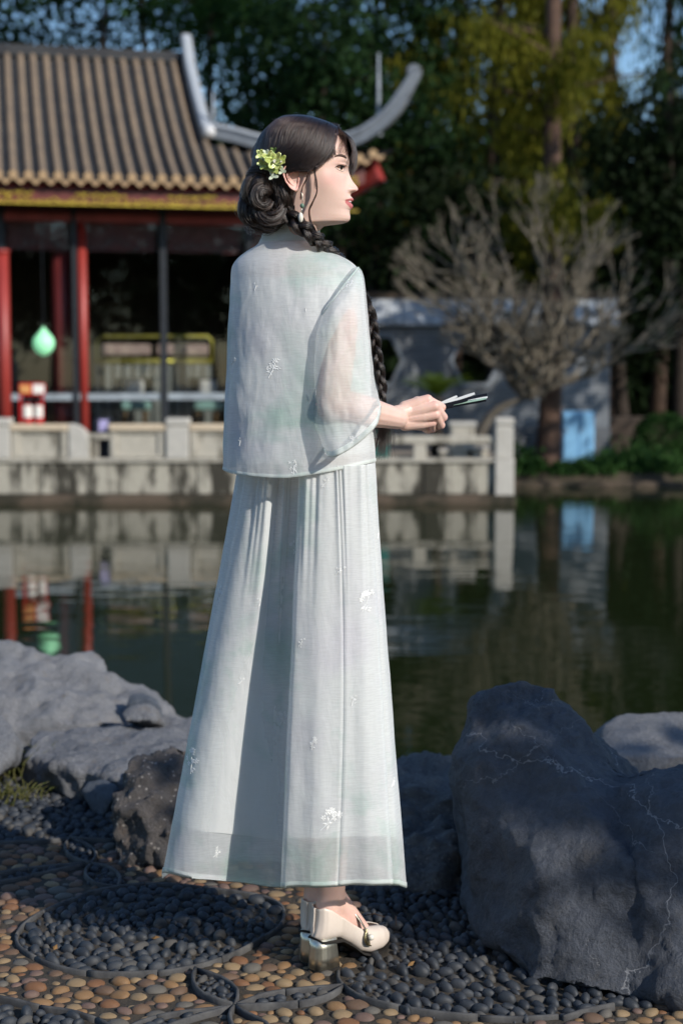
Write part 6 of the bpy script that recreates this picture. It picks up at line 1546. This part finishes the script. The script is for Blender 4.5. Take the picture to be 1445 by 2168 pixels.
hb = [ctr + (h0 - ctr)*s + hz*z for s, z in ((1.0015, 0.009), (1.004, 0.004), (1.003, -0.003), (0.999, -0.001))]
garment('skirt_hem', np.concatenate(hb), 4, NTH, M_HEM, SKIRT)

# ------------------------------------------------------------------ embroidery: raised thread sprigs on the cloth
t = NT('silk_thread'); t.base(t.ramp(t.noise(200, 2), [(0.3, (0.78, 0.79, 0.76)), (0.7, (0.88, 0.89, 0.88))])); t.set(Roughness=0.35); t.b.inputs['Sheen Weight'].default_value = 0.4; M_SILK = t.m
def bvh_of(V, nr, nc): return BVHTree.FromPolygons([tuple(v) for v in V], [tuple(f) for f in grid_faces(nr, nc).tolist()])
BJ, BS, BK = bvh_of(JV, len(pys), 300), bvh_of(SV, NR, 160), bvh_of(KV, NZ, NTH)
re_ = random.Random(12)
def sprig(px, py, size, bvh, parent, leafy=False):
    d = Vector((px - 722.5, FPX*CP + (1084 - py)*SP, -FPX*SP + (1084 - py)*CP)).normalized()
    p, n, i_, ds = bvh.ray_cast(Vector((0, 0, CAM_H)), d)
    if p is None: return
    if n.dot(d) > 0: n = -n
    up = (Vector((0, 0, 1)) - n*n.z).normalized(); rt = up.cross(n).normalized(); R = size/2/1075.0; m = MB()
    rot = re_.uniform(-0.5, 0.5)
    def pt(a, b, h=0.0004):
        a, b = a*math.cos(rot) - b*math.sin(rot), a*math.sin(rot) + b*math.cos(rot)
        q = p + rt*a*R + up*b*R; hh = bvh.ray_cast(q + n*0.03, -n)
        return (hh[0] if hh[0] is not None else q) + n*h
    def petal(a, b, an, L, w):
        ca, sa = math.cos(an), math.sin(an)
        vs = [pt(a, b), pt(a + ca*L*.5 - sa*w, b + sa*L*.5 + ca*w, 0.0004), pt(a + ca*L, b + sa*L), pt(a + ca*L*.5 + sa*w, b + sa*L*.5 - ca*w, 0.0004), pt(a + ca*L*.5, b + sa*L*.5, 0.0010)]
        m.add(vs, [(0, 1, 4), (1, 2, 4), (2, 3, 4), (3, 0, 4)])
    fl = max(2, int(size/6)); heads = [(re_.uniform(-.6, .6), re_.uniform(-.1, .9)) for _ in range(fl)]
    for a, b in heads:
        for k in range(5): petal(a, b, k*1.257 + re_.uniform(-.3, .3), re_.uniform(.2, .34), .07)
    st = [(-.35, -.9), (0, -.2), (.15, .3)]
    for (a, b), (c_, e) in zip(st, st[1:]): m.tube([pt(a, b), pt(c_, e)], 0.0008, 4)
    for k in range(4): petal(re_.uniform(-.3, .2), re_.uniform(-.8, -.1), re_.uniform(0, 6.28), .45, .09)
    m.build('embroidered_sprig', M_SILK, parent)
for a in ((577, 778, 48), (541, 607, 16), (494, 765, 20), (508, 935, 18), (621, 992, 32), (646, 655, 9)): sprig(*a, BJ, JACKET)
for a in ((735, 604, 30), (748, 930, 28), (668, 828, 16)): sprig(*a, BS, SLEEVE)
for a in ((465, 1258, 36), (549, 1276, 20), (623, 1158, 28), (719, 1207, 26), (775, 1272, 52), (637, 1360, 22), (688, 1022, 24), (800, 1132, 24), (405, 1612, 56), (660, 1573, 32), (697, 1737, 60), (460, 1806, 28), (510, 1442, 20), (598, 1522, 34), (746, 1483, 26), (832, 1655, 24), (535, 1637, 18), (742, 985, 28)): sprig(*a, BK, SKIRT)

# ------------------------------------------------------------------ shoes
t = NT('beige_leather'); n_ = t.noise(60, 4, 0.6); t.base(t.ramp(t.noise(14, 4), [(0.3, (0.64, 0.55, 0.47)), (0.7, (0.72, 0.63, 0.55))])); t.set(Roughness=0.42); t.bump(n_, 0.12, 0.003); M_LEATHER = t.m
t = NT('champagne_metal'); t.base((0.70, 0.67, 0.56)); t.set(Metallic=1.0, Roughness=t.ramp(t.noise(1.0, 2, .5, t.coord((300, 300, 2))), [(0.3, 0.32), (0.7, 0.42)])); M_METAL = t.m
t = NT('pearl'); t.base((0.80, 0.76, 0.66)); t.set(Roughness=0.15); t.b.inputs['Coat Weight'].default_value = 0.6; M_PEARL = t.m
M_SOLE = plain('dark_sole', (0.02, 0.018, 0.016), 0.6)
TB = dict(hw=[(0, .0002), (.002, .012), (.009, .0225), (.02, .0285), (.05, .0305), (.085, .0295), (.12, .0350), (.15, .0375), (.175, .0345), (.195, .0265), (.207, .016), (.213, .004)],
          zb=[(0, .070), (.01, .062), (.03, .060), (.06, .056), (.09, .036), (.115, .014), (.14, .004), (.18, .003), (.2, .008), (.213, .018)],
          zt=[(0, .126), (.01, .130), (.03, .124), (.055, .105), (.08, .086), (.105, .068), (.125, .060), (.135, .0605), (.15, .0565), (.175, .052), (.195, .044), (.207, .033), (.213, .020)],
          zf=[(0, .19), (.03, .19), (.055, .165), (.08, .13), (.105, .090), (.125, .064), (.135, .0606), (.15, .0566), (.175, .0521), (.195, .0441), (.207, .0331), (.213, .0201)])
def shoe(heel, f, outer, lab):
    side = Vector((f.y, -f.x, 0)); q = lambda a, y, z: heel + f*(a - 0.03) + side*y + Vector((0, 0, z))
    fs = np.concatenate([np.linspace(0, .02, 10), np.linspace(.024, .213, 56)]); rings = []; sole = []
    for a in fs:
        hw, zb, zt, zf = [float(interp(TB[k], a)) for k in ('hw', 'zb', 'zt', 'zf')]
        A = math.acos(max(-1, min(1, 1 - 2*(zt - zb)/max(1e-4, zf - zb)))); r = []
        for s in np.linspace(-1, 1, 41):
            al = abs(s)*A; z = zb + (zf - zb)/2*(1 - math.cos(al)); y = hw*math.sin(al)**0.5*(1 if s > 0 else -1) if al > 1e-6 else 0
            if z > 0.07 and a < 0.06: y *= 1 - 0.22*min(1, (z - 0.07)/0.06)
            r.append(q(a + (0.010*math.sin(min(1, max(0, (z - .066)/.06))*math.pi*0.5)*(1 if a < .03 else 0)*(1 - a/.03) if a < .03 else 0), y, z))
        rings.append(r); sole.append([q(a, hw*1.02*s, zb - 0.0005 - 0.004*(abs(s) < 1.01)*k) for k, s in ((0, -1), (1, -1), (1, 0), (1, 1), (0, 1))])
    sh = MB().loft(rings, closed=False, cap=False).build('shoe', M_LEATHER, PERSON, True); sh['label'] = lab
    md = sh.modifiers.new('thickness', 'SOLIDIFY'); md.thickness = 0.0018; md.offset = 0
    MB().loft(sole, closed=True, cap=True).build('sole', M_SOLE, sh)
    hr_ = []
    for z, g in ((.061, 0.0), (.045, .04), (.025, .12), (.005, .22)):
        L0, L1, hw = 0.000 - .010*g, .050 + .030*g, .0215 + .012*g
        hr_.append([q(L0 + (L1 - L0)*u, hw*v, z + (0.002 if z > .06 else 0) - (0.004 if z < .01 else 0)) for u, v in [(0.45 - 0.45*math.cos(a_), -math.sin(a_)**0.8) for a_ in np.linspace(0.02, 1.57, 10)] + [(.92, -1), (.98, -.96), (1, -.85), (1, .85), (.98, .96), (.92, 1)] + [(0.45 - 0.45*math.cos(a_), math.sin(a_)**0.8) for a_ in np.linspace(1.57, 0.02, 10)]])
    MB().loft(hr_).build('heel_block', M_METAL, sh, True)
    MB().loft([[p + Vector((0, 0, d)) for p in hr_[-1]] for d in (0, -0.006)]).build('heel_tip', M_SOLE, sh)
    st = bezier([q(.128, outer*-.0365, .030), q(.122, outer*-.0370, .052), q(.108, outer*-.030, .082), q(.096, outer*-.012, .109), q(.094, outer*.006, .113), q(.104, outer*.026, .092), q(.116, outer*.036, .055)], 6)
    MB().tube(st, [.0045]*len(st), 8, flat=0.35).build('strap', M_METAL, sh, True)
    MB().sphere(q(.126, outer*-.0425, .047), .0068, 16, 12).build('pearl', M_PEARL, sh, True)
    cr_ = bezier([q(.118, outer*-.0385, .066), q(.112, outer*-.0400, .050), q(.117, outer*-.0405, .034), q(.129, outer*-.0405, .027)], 6)
    MB().tube(cr_, list(np.interp(np.linspace(0, 1, len(cr_)), [0, .5, 1], [.001, .0036, .001])), 8).build('crescent', plain('gilt', (0.70, 0.60, 0.34), 0.25, 0.05, metallic=1.0) if 'gilt' not in bpy.data.materials else bpy.data.materials['gilt'], sh, True)
    back = [q(.0015 + .004*s, 0, .062 + .066*s) for s in np.linspace(0, 1, 8)]; MB().tube(back, .0011, 6).build('back_seam', M_LEATHER, sh, True)
shoe(HEELR, FR, -1, 'beige leather shoe on her right foot with pearl strap')
shoe(HEELL, FL, 1, 'beige leather shoe on her left foot, partly hidden')

# ------------------------------------------------------------------ jewellery
er = MB(); ep = onface(690, 828, 0.003) - HLAT*0.010
def ez(zx, zy): 
    v = HP(zx, zy, 0); return Vector((v.x, ep.y - 0.001, v.z))
EAR = MB().tube([ez(712, 832), ez(733, 850), ez(737, 880), ez(738, 910), ez(736, 935)], .0008, 6).build('earring', M_METAL, PERSON, True)
for k in range(6): pass
MB().sphere(ez(735, 962), (.0042, .0042, .0046), 12, 8).build('jade_bead', plain('jade', (0.12, 0.20, 0.15), 0.3, 0.2, bump=0), EAR, True)
MB().tube([ez(734, 982), ez(733, 1020)], .0012, 6).build('silver_link', M_METAL, EAR, True)
MB().sphere(ez(723, 1070), (.0050, .0050, .0095), 14, 10).build('white_drop', M_PEARL, EAR, True)
# hair flower of pale green petals
t = NT('green_petal'); t.base(t.ramp(t.noise(60, 3), [(0.3, (0.42, 0.50, 0.10)), (0.7, (0.68, 0.70, 0.28))])); t.set(Roughness=0.22); t.b.inputs['Subsurface Weight'].default_value = 0.2; t.b.inputs['Subsurface Scale'].default_value = 0.01; t.b.inputs['Coat Weight'].default_value = 0.4; M_PETAL = t.m
M_PETALW = plain('pale_petal', (0.62, 0.68, 0.52), 0.25, 0.1, 30, 0)
FLW = MB().sphere(HP(500, 575, -0.098), .0035, 10, 8).build('hair_flower', M_METAL, PERSON, True); rf = random.Random(6)
def petal(c, direction, normal, L, w, mat):
    d = direction.normalized(); s = normal.cross(d).normalized(); nn = normal.normalized(); m = MB(); rings = []
    for k in range(7):
        u = k/6; ww = w*math.sin(math.pi*(0.12 + 0.80*u))**0.8; h = 0.30*L*u*u
        rings.append([c + d*L*u + s*ww*v + nn*(h + 0.25*ww*v*v*0.8 + 0.0006*math.sin(v*8)) for v in np.linspace(-1, 1, 7)])
    m.loft(rings, closed=False, cap=False); o = m.build('petal', mat, FLW, True)
    md = o.modifiers.new('thickness', 'SOLIDIFY'); md.thickness = 0.0007
for (zx, zy, sz, n, mat) in ((500, 575, 92, 6, M_PETAL), (445, 540, 66, 5, M_PETAL), (370, 510, 52, 5, M_PETAL), (380, 598, 50, 5, M_PETAL), (505, 632, 58, 5, M_PETAL), (415, 490, 38, 4, M_PETALW), (485, 462, 34, 3, plain('leaf_petal', (0.10, 0.16, 0.03), 0.3, 0.1, 30, 0)), (560, 560, 55, 4, M_PETAL), (480, 700, 52, 3, M_PETALW), (565, 655, 46, 3, M_PETALW), (440, 620, 46, 4, M_PETAL)):
    c = HP(zx, zy, -0.090 - (0.006 if sz > 60 else 0.0)); a0 = rf.uniform(0, 6.28)
    for k in range(n):
        a = a0 + 2*math.pi*k/n + rf.uniform(-.25, .25); d = HF*math.cos(a) + Vector((0, 0, 1))*math.sin(a) - HLAT*0.35
        nrm = (-HLAT + (HF*rf.uniform(-.3, .3)) + Vector((0, 0, rf.uniform(-.2, .3)))).normalized(); d = d - nrm*d.dot(nrm)*0.6
        petal(c, d, nrm, sz*KZ*rf.uniform(.85, 1.1), sz*KZ*0.36, mat)
for zx, zy in ((495, 572), (507, 566), (500, 585), (563, 578)): MB().sphere(HP(zx, zy, -0.104), .0019, 8, 6).build('stamen', M_PEARL, FLW, True)
# pearl and jade bead string at the jacket front
def fr_pt(px, py): return W(px, py, 3.03)
PEN = MB().tube([fr_pt(772, 690), fr_pt(777, 740), fr_pt(780, 790), fr_pt(781, 830), fr_pt(786, 870), fr_pt(789, 905)], .0009, 6).build('bead_string', M_SILK, PERSON, True)
for k, py in enumerate((745, 757, 768, 780, 797, 810)):
    MB().sphere(fr_pt(np.interp(py, [690, 790, 830], [772, 781, 783]), py), .0040 if py != 780 else .0044, 10, 8).build('bead', M_PEARL if py != 788 and py != 780 else bpy.data.materials['jade'], PEN, True)
for k in range(26):
    a = rf.gauss(0, .003); c = fr_pt(790 + rf.gauss(0, 3), 908); MB().tube([c, c + Vector((a*1.5, rf.gauss(0, .003), -.018))], .0007, 4).build('tassel_thread', M_SILK, PEN) if k < 9 else None

# ------------------------------------------------------------------ folded fan held in the right hand
FAN = thing('folding_fan', 'half closed black folding fan with pale leaves held in her hand', 'fan', Z2(745, 1030, 3.07))
M_FANB = plain('black_lacquer', (0.012, 0.013, 0.017), 0.28, 0.2, bump=0); M_FANW = plain('white_fan_paper', (0.74, 0.76, 0.74), 0.7, 0.05, bump=0); M_FANG = plain('mint_fan_paper', (0.35, 0.52, 0.42), 0.7, 0.08, bump=0)
pv = Z2(690, 1050, 3.078)
def blade(tip, w0, w1, th, mat, name, s0=0.0):
    a = pv.lerp(tip, s0); d = (tip - pv).normalized(); nn = Vector((0, -0.8, 0.6)); up = nn.cross(d).normalized(); nn = d.cross(up).normalized(); rings = []
    for u in np.linspace(0, 1, 8):
        w = (w0 + (w1 - w0)*u)*(1 if u < .97 else .75); c = a + (tip - a)*u
        rings.append([c - up*w - nn*th, c + up*w - nn*th, c + up*w + nn*th, c - up*w + nn*th])
    MB().loft(rings).build(name, mat, FAN, bevel=0.0004)
for zx, zy, Y, w0, w1, th, mt, nm, s0 in ((1236, 922, 3.062, .0052, .0060, .0010, M_FANB, 'guard_stick', 0), (1225, 960, 3.056, .0046, .0050, .0009, M_FANB, 'guard_stick', 0), (1122, 905, 3.070, .0030, .0034, .0005, M_FANW, 'fan_leaf', .3), (965, 930, 3.076, .0028, .0030, .0005, M_FANW, 'fan_leaf', .3),
    (1238, 938, 3.058, .0024, .0026, .0005, M_FANW, 'fan_leaf', .45), (1228, 950, 3.052, .0020, .0022, .0005, M_FANG, 'fan_leaf', .45), (1180, 930, 3.066, .0030, .0044, .0007, M_FANB, 'fan_rib', 0), (1060, 960, 3.060, .0036, .0040, .0008, M_FANB, 'fan_rib', 0), (930, 1020, 3.058, .0030, .0036, .0010, M_FANB, 'fan_rib', 0)):
    blade(Z2(zx, zy, Y), w0, w1, th, mt, nm, s0)
MB().tube([pv + Vector((0, -.006, 0)), pv + Vector((0, .006, 0))], .0022, 10).build('rivet', M_METAL, FAN, True)
